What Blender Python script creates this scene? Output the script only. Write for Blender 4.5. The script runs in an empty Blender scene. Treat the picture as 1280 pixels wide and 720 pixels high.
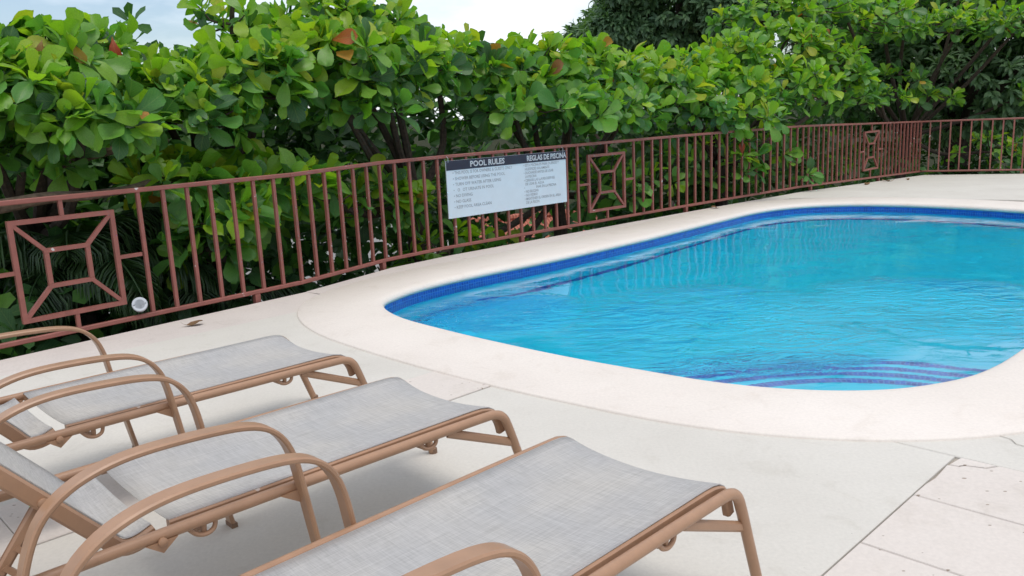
import bpy, math, random
import numpy as np
from mathutils import Vector, Matrix

R_ = math.radians
random.seed(11)
rng = np.random.default_rng(5)
scene = bpy.context.scene
C = scene.collection

# ------------------------------------------------------------------ camera
CAM = np.array([0.0, 0.0, 1.502])
FPX = 1040.0                               # focal length in pixels of a 1280 wide frame
CF = np.array([0.0, 0.97927, -0.20257])    # view direction
CU = np.array([0.04721, 0.20235, 0.97818])
CR = np.array([0.99889, -0.00956, -0.04623])
cam_data = bpy.data.cameras.new('camera')
cam_data.sensor_width = 36.0
cam_data.lens = FPX / 1280.0 * 36.0
cam_data.clip_start = 0.05
cam_data.clip_end = 6000.0
cam = bpy.data.objects.new('camera', cam_data)
C.objects.link(cam)
cam.matrix_world = Matrix(((CR[0], CU[0], -CF[0], CAM[0]), (CR[1], CU[1], -CF[1], CAM[1]),
                           (CR[2], CU[2], -CF[2], CAM[2]), (0, 0, 0, 1)))
scene.camera = cam

# ------------------------------------------------------------------ sky, sun, exposure
SUN_EL, SUN_AZ = R_(74), R_(150)           # azimuth measured from +Y towards +X
world = bpy.data.worlds.new('World')
scene.world = world
world.use_nodes = True
wn, wl = world.node_tree.nodes, world.node_tree.links
wn.clear()
w_out = wn.new('ShaderNodeOutputWorld')
w_bg = wn.new('ShaderNodeBackground')
w_sky = wn.new('ShaderNodeTexSky')
w_sky.sky_type = 'NISHITA'
w_sky.sun_disc = False
w_sky.sun_elevation = SUN_EL
w_sky.sun_rotation = SUN_AZ
w_sky.air_density = 1.0
w_sky.dust_density = 1.5
w_tc = wn.new('ShaderNodeTexCoord')
w_map = wn.new('ShaderNodeMapping')
w_map.inputs['Scale'].default_value = (1.0, 1.0, 3.0)
w_map.inputs['Location'].default_value = (1.7, 0.4, 0.3)
w_noise = wn.new('ShaderNodeTexNoise')
w_noise.inputs['Scale'].default_value = 2.2
w_noise.inputs['Detail'].default_value = 7.0
w_noise.inputs['Roughness'].default_value = 0.55
w_ramp = wn.new('ShaderNodeValToRGB')
w_ramp.color_ramp.elements[0].position = 0.40
w_ramp.color_ramp.elements[0].color = (0.05, 0.05, 0.05, 1)
w_ramp.color_ramp.elements[1].position = 0.60
w_ramp.color_ramp.elements[1].color = (0.92, 0.92, 0.92, 1)
w_mix = wn.new('ShaderNodeMix')
w_mix.data_type = 'RGBA'
w_mix.inputs['B'].default_value = (7.6, 7.9, 8.3, 1)   # bright cloud, in the sky texture's own scale
wl.new(w_tc.outputs['Generated'], w_map.inputs['Vector'])
wl.new(w_map.outputs['Vector'], w_noise.inputs['Vector'])
wl.new(w_noise.outputs['Fac'], w_ramp.inputs['Fac'])
wl.new(w_ramp.outputs['Color'], w_mix.inputs['Factor'])
wl.new(w_sky.outputs['Color'], w_mix.inputs['A'])
wl.new(w_mix.outputs['Result'], w_bg.inputs['Color'])
w_bg.inputs['Strength'].default_value = 0.10
wl.new(w_bg.outputs['Background'], w_out.inputs['Surface'])

sun_data = bpy.data.lights.new('sun', 'SUN')
sun_data.energy = 1.1
sun_data.angle = R_(28)
sun_data.color = (1.0, 0.96, 0.90)
sun = bpy.data.objects.new('sun', sun_data)
C.objects.link(sun)
sd = Vector((math.sin(SUN_AZ) * math.cos(SUN_EL), math.cos(SUN_AZ) * math.cos(SUN_EL), math.sin(SUN_EL)))
sun.rotation_euler = sd.to_track_quat('Z', 'Y').to_euler()
sun.location = sd * 40

scene.view_settings.view_transform = 'Standard'
scene.view_settings.look = 'None'
scene.view_settings.gamma = 1.0
scene.view_settings.exposure = 0.68
scene.render.engine = 'CYCLES'
scene.cycles.use_denoising = True
scene.cycles.caustics_refractive = True
scene.cycles.caustics_reflective = False
scene.cycles.max_bounces = 10
scene.cycles.transparent_max_bounces = 8

# ------------------------------------------------------------------ helpers
def ray(px, py):
    return CF + ((px - 640) / FPX) * CR - ((py - 360) / FPX) * CU

def at_depth(px, py, y):
    d = ray(px, py)
    return CAM + d * (y / d[1])

def project(P):
    v = P - CAM
    d = v @ CF
    return 640 + FPX * (v @ CR) / d, 360 - FPX * (v @ CU) / d, d

def V(*a):
    return np.array(a, float)

def unit(v):
    return v / (np.linalg.norm(v) + 1e-12)

class MB:
    """collects shapes; build() links them as one mesh object"""
    def __init__(self):
        self.v, self.f = [], []

    def add(self, vs, fs):
        o = len(self.v)
        self.v.extend([tuple(p) for p in vs])
        self.f.extend([tuple(i + o for i in q) for q in fs])

    def box(self, c, s, m=None):
        x, y, z = [k / 2 for k in s]
        vs = [V(a * x, b * y, d * z) for a in (-1, 1) for b in (-1, 1) for d in (-1, 1)]
        if m is not None:
            vs = [np.array(m) @ p for p in vs]
        self.add([p + np.array(c, float) for p in vs],
                 [(0, 1, 3, 2), (4, 6, 7, 5), (0, 4, 5, 1), (2, 3, 7, 6), (0, 2, 6, 4), (1, 5, 7, 3)])

    def bar(self, a, b, w, h, up=(0, 0, 1)):
        a, b = np.array(a, float), np.array(b, float)
        d = unit(b - a)
        s = unit(np.cross(d, np.array(up, float)))
        u = np.cross(s, d)
        vs = []
        for p in (a, b):
            for i, j in ((-1, -1), (1, -1), (1, 1), (-1, 1)):
                vs.append(p + s * i * w / 2 + u * j * h / 2)
        self.add(vs, [(0, 3, 2, 1), (4, 5, 6, 7), (0, 1, 5, 4), (1, 2, 6, 5), (2, 3, 7, 6), (3, 0, 4, 7)])

    def tube(self, pts, rad, n=10, cap=True):
        pts = [np.array(p, float) for p in pts]
        k = len(pts)
        rs = [rad] * k if np.isscalar(rad) else rad
        T = []
        for i in range(k):
            T.append(unit(pts[min(i + 1, k - 1)] - pts[max(i - 1, 0)]))
        ref = V(0, 0, 1) if abs(T[0][2]) < 0.9 else V(1, 0, 0)
        s = unit(np.cross(T[0], ref))
        vs, fs = [], []
        for i in range(k):
            s = unit(s - T[i] * (s @ T[i]))
            u = np.cross(T[i], s)
            for j in range(n):
                a = 2 * math.pi * j / n
                vs.append(pts[i] + (s * math.cos(a) + u * math.sin(a)) * rs[i])
        for i in range(k - 1):
            for j in range(n):
                fs.append((i * n + j, i * n + (j + 1) % n, (i + 1) * n + (j + 1) % n, (i + 1) * n + j))
        if cap:
            fs.append(tuple(range(n - 1, -1, -1)))
            fs.append(tuple((k - 1) * n + j for j in range(n)))
        self.add(vs, fs)

    def strap(self, pts, w, t, side, bev=0.25):
        """flat bar swept along pts; side = width direction (constant)"""
        pts = [np.array(p, float) for p in pts]
        side = unit(np.array(side, float))
        k = len(pts)
        b = t * bev
        prof = [(-w/2, -t/2+b), (-w/2+b, -t/2), (w/2-b, -t/2), (w/2, -t/2+b), (w/2, t/2-b), (w/2-b, t/2), (-w/2+b, t/2), (-w/2, t/2-b)]
        n = len(prof)
        vs, fs = [], []
        for i in range(k):
            T = unit(pts[min(i + 1, k - 1)] - pts[max(i - 1, 0)])
            u = unit(np.cross(side, T))
            for (p, q) in prof:
                vs.append(pts[i] + side * p + u * q)
        for i in range(k - 1):
            for j in range(n):
                fs.append((i * n + j, i * n + (j + 1) % n, (i + 1) * n + (j + 1) % n, (i + 1) * n + j))
        fs.append(tuple(range(n - 1, -1, -1)))
        fs.append(tuple((k - 1) * n + j for j in range(n)))
        self.add(vs, fs)

    def prism(self, poly, z0, z1):
        n = len(poly)
        vs = [(x, y, z0) for x, y in poly] + [(x, y, z1) for x, y in poly]
        fs = [tuple(range(n - 1, -1, -1)), tuple(range(n, 2 * n))]
        fs += [(i, (i + 1) % n, n + (i + 1) % n, n + i) for i in range(n)]
        self.add(vs, fs)

    def mesh(self, name, mat, smooth=True, angle=35):
        me = bpy.data.meshes.new(name)
        me.from_pydata(self.v, [], self.f)
        me.materials.append(mat)
        if smooth:
            me.polygons.foreach_set('use_smooth', [True] * len(me.polygons))
            me.set_sharp_from_angle(angle=R_(angle))
        me.update()
        return me

    def build(self, name, mat, parent=None, smooth=True, angle=35):
        return link(name, self.mesh(name, mat, smooth, angle), parent)

def link(name, data, parent=None):
    o = bpy.data.objects.new(name, data)
    C.objects.link(o)
    if parent is not None:
        o.parent = parent
    return o

def tag(o, label=None, cat=None, group=None, kind=None):
    if label: o['label'] = label
    if cat: o['category'] = cat
    if group: o['group'] = group
    if kind: o['kind'] = kind
    return o

def empty(name, loc=(0, 0, 0), rz=0.0):
    o = bpy.data.objects.new(name, None)
    C.objects.link(o)
    o.location = loc
    o.rotation_euler = (0, 0, rz)
    return o

def copy_tree(o, parent=None):
    c = o.copy()
    C.objects.link(c)
    c.parent = parent
    for ch in list(o.children):
        copy_tree(ch, c)
    return c

def spline(pts, per=6, closed=False):
    """Catmull-Rom through pts"""
    P = [np.array(p, float) for p in pts]
    n = len(P)
    out = []
    for i in range(n if closed else n - 1):
        if closed:
            a, b, c, d = P[(i - 1) % n], P[i], P[(i + 1) % n], P[(i + 2) % n]
        else:
            a, b, c, d = P[max(i - 1, 0)], P[i], P[i + 1], P[min(i + 2, n - 1)]
        for k in range(per):
            t = k / per
            out.append(0.5 * (2 * b + (c - a) * t + (2 * a - 5 * b + 4 * c - d) * t * t + (3 * b - a - 3 * c + d) * t ** 3))
    if not closed:
        out.append(P[-1])
    return out

# ------------------------------------------------------------------ materials
def material(name):
    m = bpy.data.materials.new(name)
    m.use_nodes = True
    nt = m.node_tree
    b = nt.nodes['Principled BSDF']
    return m, nt, nt.nodes, nt.links, b

def noise(nt, scale, detail=4, rough=0.55, vec=None, dist=0.0):
    n = nt.nodes.new('ShaderNodeTexNoise')
    n.inputs['Scale'].default_value = scale
    n.inputs['Detail'].default_value = detail
    n.inputs['Roughness'].default_value = rough
    n.inputs['Distortion'].default_value = dist
    if vec is not None:
        nt.links.new(vec, n.inputs['Vector'])
    return n

def ramp(nt, fac, stops):
    r = nt.nodes.new('ShaderNodeValToRGB')
    e = r.color_ramp.elements
    e[0].position, e[0].color = stops[0][0], (*stops[0][1], 1)
    e[1].position, e[1].color = stops[-1][0], (*stops[-1][1], 1)
    for p, c in stops[1:-1]:
        k = e.new(p)
        k.color = (*c, 1)
    nt.links.new(fac, r.inputs['Fac'])
    return r

def mapping(nt, scale=(1, 1, 1), rot=(0, 0, 0), out='Object'):
    tc = nt.nodes.new('ShaderNodeTexCoord')
    mp = nt.nodes.new('ShaderNodeMapping')
    mp.inputs['Scale'].default_value = scale
    mp.inputs['Rotation'].default_value = rot
    nt.links.new(tc.outputs[out], mp.inputs['Vector'])
    return mp.outputs['Vector']

def mixc(nt, fac, a, b, mode='MIX'):
    n = nt.nodes.new('ShaderNodeMix')
    n.data_type = 'RGBA'
    n.blend_type = mode
    for key, val in (('Factor', fac), ('A', a), ('B', b)):
        if isinstance(val, (int, float)):
            n.inputs[key].default_value = val
        elif isinstance(val, tuple):
            n.inputs[key].default_value = (*val, 1)
        else:
            nt.links.new(val, n.inputs[key])
    return n.outputs['Result']

def bump(nt, height, strength, dist, b):
    n = nt.nodes.new('ShaderNodeBump')
    n.inputs['Strength'].default_value = strength
    n.inputs['Distance'].default_value = dist
    nt.links.new(height, n.inputs['Height'])
    nt.links.new(n.outputs['Normal'], b.inputs['Normal'])
    return n

def concrete(name, c0, c1, pits=False, rough=0.85, stain=(0.8, 0.78, 0.74)):
    m, nt, n, l, b = material(name)
    vec = mapping(nt)
    big = noise(nt, 0.9, 5, 0.6, vec, 0.4)
    fine = noise(nt, 60, 4, 0.7, vec)
    c = ramp(nt, big.outputs['Fac'], [(0.35, c0), (0.65, c1)]).outputs['Color']
    spk = ramp(nt, fine.outputs['Fac'], [(0.3, (0.93, 0.93, 0.93)), (0.7, (1.04, 1.04, 1.04))]).outputs['Color']
    c = mixc(nt, 1.0, c, spk, 'MULTIPLY')
    med = noise(nt, 4.5, 6, 0.65, vec, 0.8)
    st = ramp(nt, med.outputs['Fac'], [(0.55, (1, 1, 1)), (0.8, stain)]).outputs['Color']
    c = mixc(nt, 0.6, c, st, 'MULTIPLY')
    h = fine.outputs['Fac']
    if pits:
        vo = n.new('ShaderNodeTexVoronoi')
        vo.inputs['Scale'].default_value = 13
        vo.inputs['Randomness'].default_value = 1.0
        stretch = mapping(nt, (1.0, 1.7, 1.0), (0, 0, 0.7))
        l.new(stretch, vo.inputs['Vector'])
        pn = noise(nt, 7, 2, 0.5, vec)
        lim = n.new('ShaderNodeMath'); lim.operation = 'MULTIPLY'; lim.inputs[1].default_value = 0.19
        l.new(pn.outputs['Fac'], lim.inputs[0])
        less = n.new('ShaderNodeMath'); less.operation = 'LESS_THAN'
        l.new(vo.outputs['Distance'], less.inputs[0]); l.new(lim.outputs[0], less.inputs[1])
        c = mixc(nt, less.outputs[0], c, (0.30, 0.24, 0.19))
    l.new(c, b.inputs['Base Color'])
    b.inputs['Roughness'].default_value = rough
    b.inputs['Specular IOR Level'].default_value = 0.3
    bump(nt, h, 0.25, 0.002, b)
    return m

def paint(name, col, rough=0.45, var=0.12, scale=14, chips=None, metallic=0.0):
    m, nt, n, l, b = material(name)
    vec = mapping(nt)
    nz = noise(nt, scale, 5, 0.6, vec)
    lo = tuple(k * (1 - var) for k in col)
    hi = tuple(min(1, k * (1 + var)) for k in col)
    c = ramp(nt, nz.outputs['Fac'], [(0.3, lo), (0.7, hi)]).outputs['Color']
    if chips:
        cn = noise(nt, 9, 3, 0.6, vec)
        f = ramp(nt, cn.outputs['Fac'], [(0.70, (0, 0, 0)), (0.715, (1, 1, 1))]).outputs['Color']
        c = mixc(nt, f, c, chips)
    l.new(c, b.inputs['Base Color'])
    b.inputs['Roughness'].default_value = rough
    b.inputs['Metallic'].default_value = metallic
    fine = noise(nt, 180, 2, 0.5, vec)
    bump(nt, fine.outputs['Fac'], 0.12, 0.001, b)
    return m

M = {}
M['slab'] = concrete('grey_concrete', (0.56, 0.528, 0.472), (0.61, 0.578, 0.52))
M['band'] = concrete('pink_concrete', (0.56, 0.50, 0.46), (0.61, 0.55, 0.50))
M['coping'] = concrete('cream_coping', (0.69, 0.625, 0.56), (0.735, 0.67, 0.605), rough=0.7, stain=(0.82, 0.78, 0.74))
M['tile'] = concrete('travertine', (0.59, 0.53, 0.475), (0.64, 0.58, 0.525), pits=True)
M['joint'] = concrete('joint_mortar', (0.30, 0.26, 0.22), (0.38, 0.34, 0.29))
M['fence'] = paint('maroon_paint', (0.265, 0.090, 0.070), 0.42, 0.14, 9, chips=(0.55, 0.50, 0.48))
M['frame'] = paint('tan_powder_coat', (0.36, 0.205, 0.120), 0.38, 0.09, 12, chips=(0.50, 0.42, 0.36))
M['rubber'] = paint('brown_plastic', (0.20, 0.115, 0.07), 0.6)
M['white'] = paint('white_plastic', (0.50, 0.53, 0.56), 0.35, 0.03)
M['sign'] = paint('sign_white', (0.62, 0.70, 0.76), 0.35, 0.03, 6)
M['navy'] = paint('sign_navy', (0.022, 0.024, 0.045), 0.35, 0.1)
M['print'] = paint('sign_print', (0.30, 0.33, 0.36), 0.5, 0.35, 40)
M['lens'] = paint('lamp_glass', (0.16, 0.21, 0.25), 0.08, 0.05)
M['bark'] = paint('bark', (0.06, 0.043, 0.031), 0.9, 0.45, 22)
M['pale_bark'] = paint('pale_bark', (0.12, 0.085, 0.055), 0.9, 0.5, 20)
M['pale_roof'] = paint('pale_roof', (0.24, 0.235, 0.225), 0.7, 0.15, 3)
M['wall'] = paint('house_wall', (0.45, 0.43, 0.40), 0.8, 0.06, 2)
M['dark'] = paint('dark_glass', (0.03, 0.035, 0.04), 0.1, 0.1)
M['wood'] = paint('door_wood', (0.16, 0.08, 0.04), 0.5, 0.2)

def fabric():
    m, nt, n, l, b = material('sling_fabric')
    a = noise(nt, 150, 3, 0.75, mapping(nt, (0.045, 1.6, 1)))
    c = noise(nt, 150, 3, 0.75, mapping(nt, (1.6, 0.045, 1)))
    mx = n.new('ShaderNodeMath'); mx.operation = 'ADD'
    l.new(a.outputs['Fac'], mx.inputs[0]); l.new(c.outputs['Fac'], mx.inputs[1])
    hf = n.new('ShaderNodeMath'); hf.operation = 'MULTIPLY'; hf.inputs[1].default_value = 0.5
    l.new(mx.outputs[0], hf.inputs[0])
    big = noise(nt, 3, 3, 0.5, mapping(nt))
    col = ramp(nt, hf.outputs[0], [(0.36, (0.56, 0.548, 0.525)), (0.5, (0.68, 0.664, 0.64)), (0.64, (0.79, 0.772, 0.745))]).outputs['Color']
    tint = ramp(nt, big.outputs['Fac'], [(0.35, (0.94, 0.95, 0.97)), (0.65, (1.03, 1.02, 1.0))]).outputs['Color']
    col = mixc(nt, 1.0, col, tint, 'MULTIPLY')
    l.new(col, b.inputs['Base Color'])
    b.inputs['Roughness'].default_value = 0.8
    b.inputs['Specular IOR Level'].default_value = 0.25
    bump(nt, hf.outputs[0], 0.3, 0.002, b)
    tl = n.new('ShaderNodeBsdfTranslucent'); l.new(col, tl.inputs['Color'])
    m1 = n.new('ShaderNodeMixShader'); m1.inputs[0].default_value = 0.5
    l.new(b.outputs[0], m1.inputs[1]); l.new(tl.outputs[0], m1.inputs[2])
    tp = n.new('ShaderNodeBsdfTransparent')
    m2 = n.new('ShaderNodeMixShader'); m2.inputs[0].default_value = 0.06     # open mesh
    l.new(m1.outputs[0], m2.inputs[1]); l.new(tp.outputs[0], m2.inputs[2])
    l.new(m2.outputs[0], nt.nodes['Material Output'].inputs['Surface'])
    return m
M['fabric'] = fabric()

def mosaic(name, c_lo, c_hi, grout, scale):
    m, nt, n, l, b = material(name)
    br = n.new('ShaderNodeTexBrick')
    br.offset = 0.0
    br.inputs['Color1'].default_value = (*c_lo, 1)
    br.inputs['Color2'].default_value = (*c_hi, 1)
    br.inputs['Mortar'].default_value = (*grout, 1)
    br.inputs['Scale'].default_value = scale
    br.inputs['Mortar Size'].default_value = 0.045
    br.inputs['Brick Width'].default_value = 0.5
    br.inputs['Row Height'].default_value = 0.5
    tc = n.new('ShaderNodeTexCoord')
    l.new(tc.outputs['UV'], br.inputs['Vector'])
    l.new(br.outputs['Color'], b.inputs['Base Color'])
    b.inputs['Roughness'].default_value = 0.25
    return m
M['mosaic'] = mosaic('blue_mosaic', (0.003, 0.05, 0.36), (0.008, 0.12, 0.62), (0.06, 0.24, 0.62), 16)

def plaster():
    m, nt, n, l, b = material('pool_plaster')
    nz = noise(nt, 1.3, 4, 0.6, mapping(nt))
    c = ramp(nt, nz.outputs['Fac'], [(0.3, (0.002, 0.64, 0.92)), (0.7, (0.004, 0.71, 0.95))]).outputs['Color']
    l.new(c, b.inputs['Base Color'])
    b.inputs['Roughness'].default_value = 0.8
    return m
M['plaster'] = plaster()

def water():
    m, nt, n, l, b = material('pool_water')
    b.inputs['Base Color'].default_value = (0.80, 1.0, 1.0, 1)
    b.inputs['Transmission Weight'].default_value = 1.0
    b.inputs['IOR'].default_value = 1.333
    b.inputs['Roughness'].default_value = 0.0
    n1 = noise(nt, 1.6, 2, 0.4, mapping(nt, (1, 1, 1), (0, 0, 0.5)), 0.4)
    n2 = noise(nt, 3.3, 4, 0.6, mapping(nt, (0.75, 1.4, 1), (0, 0, -0.35)), 1.5)
    nb = noise(nt, 1.1, 3, 0.55, mapping(nt))
    geo = n.new('ShaderNodeNewGeometry')
    # choppier water around the two return jets, calmer elsewhere
    tot = None
    for cx, cy, r in ((1.55, 6.15, 1.5), (3.35, 6.35, 1.25), (-0.1, 6.7, 0.9)):
        vm = n.new('ShaderNodeVectorMath'); vm.operation = 'DISTANCE'
        vm.inputs[1].default_value = (cx, cy, WZ_WATER)
        l.new(geo.outputs['Position'], vm.inputs[0])
        mr = n.new('ShaderNodeMapRange'); mr.interpolation_type = 'SMOOTHSTEP'
        mr.inputs['From Min'].default_value = r; mr.inputs['From Max'].default_value = r * 0.25
        l.new(vm.outputs['Value'], mr.inputs['Value'])
        if tot is None: tot = mr.outputs['Result']
        else:
            mx = n.new('ShaderNodeMath'); mx.operation = 'MAXIMUM'
            l.new(tot, mx.inputs[0]); l.new(mr.outputs['Result'], mx.inputs[1]); tot = mx.outputs[0]
    brk = ramp(nt, nb.outputs['Fac'], [(0.38, (0.25, 0.25, 0.25)), (0.62, (1, 1, 1))]).outputs['Color']
    mk = n.new('ShaderNodeMath'); mk.operation = 'MULTIPLY'
    l.new(tot, mk.inputs[0]); l.new(brk, mk.inputs[1])
    am = n.new('ShaderNodeMath'); am.operation = 'MULTIPLY_ADD'; am.inputs[1].default_value = 4.2; am.inputs[2].default_value = 0.05
    l.new(mk.outputs[0], am.inputs[0])
    fine = n.new('ShaderNodeMath'); fine.operation = 'MULTIPLY'
    l.new(n2.outputs['Fac'], fine.inputs[0]); l.new(am.outputs[0], fine.inputs[1])
    s = n.new('ShaderNodeMath'); s.operation = 'MULTIPLY_ADD'; s.inputs[1].default_value = 0.38
    l.new(n1.outputs['Fac'], s.inputs[0]); l.new(fine.outputs[0], s.inputs[2])
    bump(nt, s.outputs[0], 0.7, 0.055, b)
    return m
WZ_WATER = -0.108
M['water'] = water()

def leaf_mat(name, stops, trans=0.35, rough=0.42):
    m, nt, n, l, b = material(name)
    oi = n.new('ShaderNodeObjectInfo')
    geo = n.new('ShaderNodeNewGeometry')
    add = n.new('ShaderNodeMath'); add.operation = 'ADD'
    l.new(oi.outputs['Random'], add.inputs[0]); l.new(geo.outputs['Random Per Island'], add.inputs[1])
    fr = n.new('ShaderNodeMath'); fr.operation = 'FRACT'
    l.new(add.outputs[0], fr.inputs[0])
    c = ramp(nt, fr.outputs[0], stops).outputs['Color']
    tc = n.new('ShaderNodeTexCoord')
    # veins from the leaf's own UV: pale midrib and side veins
    sep = n.new('ShaderNodeSeparateXYZ'); l.new(tc.outputs['UV'], sep.inputs[0])
    ax = n.new('ShaderNodeMath'); ax.operation = 'SUBTRACT'; ax.inputs[1].default_value = 0.5
    l.new(sep.outputs['X'], ax.inputs[0])
    ab = n.new('ShaderNodeMath'); ab.operation = 'ABSOLUTE'; l.new(ax.outputs[0], ab.inputs[0])
    mid = n.new('ShaderNodeMath'); mid.operation = 'LESS_THAN'; mid.inputs[1].default_value = 0.018
    l.new(ab.outputs[0], mid.inputs[0])
    sl = n.new('ShaderNodeMath'); sl.operation = 'MULTIPLY_ADD'; sl.inputs[1].default_value = -0.9
    l.new(ab.outputs[0], sl.inputs[0]); l.new(sep.outputs['Y'], sl.inputs[2])
    wv = n.new('ShaderNodeMath'); wv.operation = 'MULTIPLY'; wv.inputs[1].default_value = 7.5
    l.new(sl.outputs[0], wv.inputs[0])
    fv = n.new('ShaderNodeMath'); fv.operation = 'FRACT'; l.new(wv.outputs[0], fv.inputs[0])
    lv = n.new('ShaderNodeMath'); lv.operation = 'LESS_THAN'; lv.inputs[1].default_value = 0.09
    l.new(fv.outputs[0], lv.inputs[0])
    mxv = n.new('ShaderNodeMath'); mxv.operation = 'MAXIMUM'
    l.new(mid.outputs[0], mxv.inputs[0]); l.new(lv.outputs[0], mxv.inputs[1])
    vs = n.new('ShaderNodeMath'); vs.operation = 'MULTIPLY'; vs.inputs[1].default_value = 0.22
    l.new(mxv.outputs[0], vs.inputs[0])
    c = mixc(nt, vs.outputs[0], c, (0.30, 0.42, 0.12))
    nz = noise(nt, 30, 3, 0.6, mapping(nt))
    blot = ramp(nt, nz.outputs['Fac'], [(0.3, (0.82, 0.85, 0.8)), (0.7, (1.1, 1.08, 1.0))]).outputs['Color']
    c = mixc(nt, 1.0, c, blot, 'MULTIPLY')
    l.new(c, b.inputs['Base Color'])
    b.inputs['Roughness'].default_value = rough
    b.inputs['Specular IOR Level'].default_value = 0.5
    tr = n.new('ShaderNodeBsdfTranslucent')
    tcol = mixc(nt, 1.0, c, (1.2, 1.35, 0.55), 'MULTIPLY')
    l.new(tcol, tr.inputs['Color'])
    ms = n.new('ShaderNodeMixShader'); ms.inputs[0].default_value = trans
    l.new(b.outputs[0], ms.inputs[1]); l.new(tr.outputs[0], ms.inputs[2])
    l.new(ms.outputs[0], nt.nodes['Material Output'].inputs['Surface'])
    return m
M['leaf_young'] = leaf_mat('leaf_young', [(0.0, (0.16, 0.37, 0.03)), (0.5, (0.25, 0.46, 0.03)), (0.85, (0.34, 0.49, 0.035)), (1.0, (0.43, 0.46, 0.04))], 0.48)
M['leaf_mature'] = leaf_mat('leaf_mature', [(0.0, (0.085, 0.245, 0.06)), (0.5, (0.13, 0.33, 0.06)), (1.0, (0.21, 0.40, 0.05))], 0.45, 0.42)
M['leaf_old_shaded'] = leaf_mat('leaf_old_shaded', [(0.0, (0.035, 0.11, 0.036)), (1.0, (0.07, 0.18, 0.046))], 0.32, 0.5)  # for older leaves, and to darken the thicket as if shaded
M['leaf_red'] = leaf_mat('leaf_red', [(0.0, (0.42, 0.035, 0.018)), (0.4, (0.45, 0.16, 0.03)), (0.7, (0.40, 0.28, 0.03)), (1.0, (0.28, 0.10, 0.06))], 0.35, 0.5)
M['mango'] = leaf_mat('mango_leaf', [(0.0, (0.085, 0.17, 0.09)), (1.0, (0.16, 0.28, 0.13))], 0.35, 0.5)  # lightened base colour carries the haze of distance
M['palm'] = leaf_mat('palm_leaf', [(0.0, (0.018, 0.05, 0.018)), (1.0, (0.05, 0.11, 0.03))], 0.2, 0.45)
M['dry'] = leaf_mat('dry_leaf', [(0.0, (0.14, 0.07, 0.04)), (1.0, (0.24, 0.12, 0.06))], 0.1, 0.8)

def soil():
    m, nt, n, l, b = material('soil')
    nz = noise(nt, 0.6, 8, 0.65, mapping(nt))
    c = ramp(nt, nz.outputs['Fac'], [(0.3, (0.015, 0.02, 0.009)), (0.5, (0.028, 0.033, 0.013)), (0.7, (0.045, 0.038, 0.024))]).outputs['Color']
    l.new(c, b.inputs['Base Color'])
    b.inputs['Roughness'].default_value = 0.95
    b.inputs['Specular IOR Level'].default_value = 0.05
    return m
M['soil'] = soil()

def roof_mat():
    m, nt, n, l, b = material('red_roof_tiles')
    wv = n.new('ShaderNodeTexWave')
    wv.inputs['Scale'].default_value = 3.0
    l.new(mapping(nt), wv.inputs['Vector'])
    c = ramp(nt, wv.outputs['Fac'], [(0.0, (0.32, 0.09, 0.055)), (1.0, (0.50, 0.17, 0.11))]).outputs['Color']
    l.new(c, b.inputs['Base Color'])
    b.inputs['Roughness'].default_value = 0.8
    bump(nt, wv.outputs['Fac'], 0.6, 0.05, b)
    return m
M['roof'] = roof_mat()

# ------------------------------------------------------------------ terrain
def terrain():
    xs = [-3000, -800, -250, -90, -45] + list(np.arange(-30, 31, 2.5)) + [45, 90, 250, 800, 3000]
    ys = [-3000, -800, -250, -60, -20] + list(np.arange(-10, 51, 2.5)) + [70, 110, 250, 800, 3000]
    vs, fs = [], []
    for y in ys:
        for x in xs:
            s = max(0.0, (y - x) - 9.0) / 1.414          # metres beyond the terrace, towards the slope
            z = -1.6 - 0.16 * min(s, 30) + 0.25 * math.sin(x * 0.9 + 1.3) * math.cos(y * 0.7) * (1 if abs(x) < 60 and abs(y) < 80 else 0)
            vs.append((x, y, z))
    nx = len(xs)
    for j in range(len(ys) - 1):
        for i in range(nx - 1):
            fs.append((j * nx + i, j * nx + i + 1, (j + 1) * nx + i + 1, (j + 1) * nx + i))
    mb = MB(); mb.add(vs, fs)
    o = mb.build('ground', M['soil'], angle=180)
    tag(o, 'dark soil slope below the pool terrace', kind='structure')
terrain()

def ground_z(x, y):
    s = max(0.0, (y - x) - 9.0) / 1.414
    return -1.6 - 0.16 * min(s, 30)

# ------------------------------------------------------------------ pool and terrace outlines
INNER = [(-1.09, 6.88), (-0.89, 6.38), (-0.48, 5.88), (-0.02, 5.40), (0.38, 5.02), (0.74, 4.72), (1.13, 4.42), (1.52, 4.24), (1.92, 4.18),
         (2.30, 4.26), (2.62, 4.43), (3.06, 4.81), (4.0, 5.72), (5.2, 6.9), (6.4, 8.1), (7.05, 8.85), (7.3, 9.45), (7.2, 10.05), (6.70, 10.74),
         (6.24, 11.40), (5.60, 12.02), (5.0, 12.32), (4.34, 12.34), (3.66, 12.0), (2.86, 11.2), (2.15, 10.43), (1.54, 9.78), (0.53, 8.80), (-0.31, 8.08), (-0.76, 7.62), (-1.0, 7.24)]
inner = spline(INNER, 6, True)
NI = len(inner)
def offset_loop(loop, d):
    n = len(loop); out = []
    for i in range(n):
        t = unit(loop[(i + 1) % n] - loop[i - 1])
        out.append(loop[i] + V(t[1], -t[0]) * d)       # loop is counter-clockwise: outward is to the right
    return out
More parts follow.
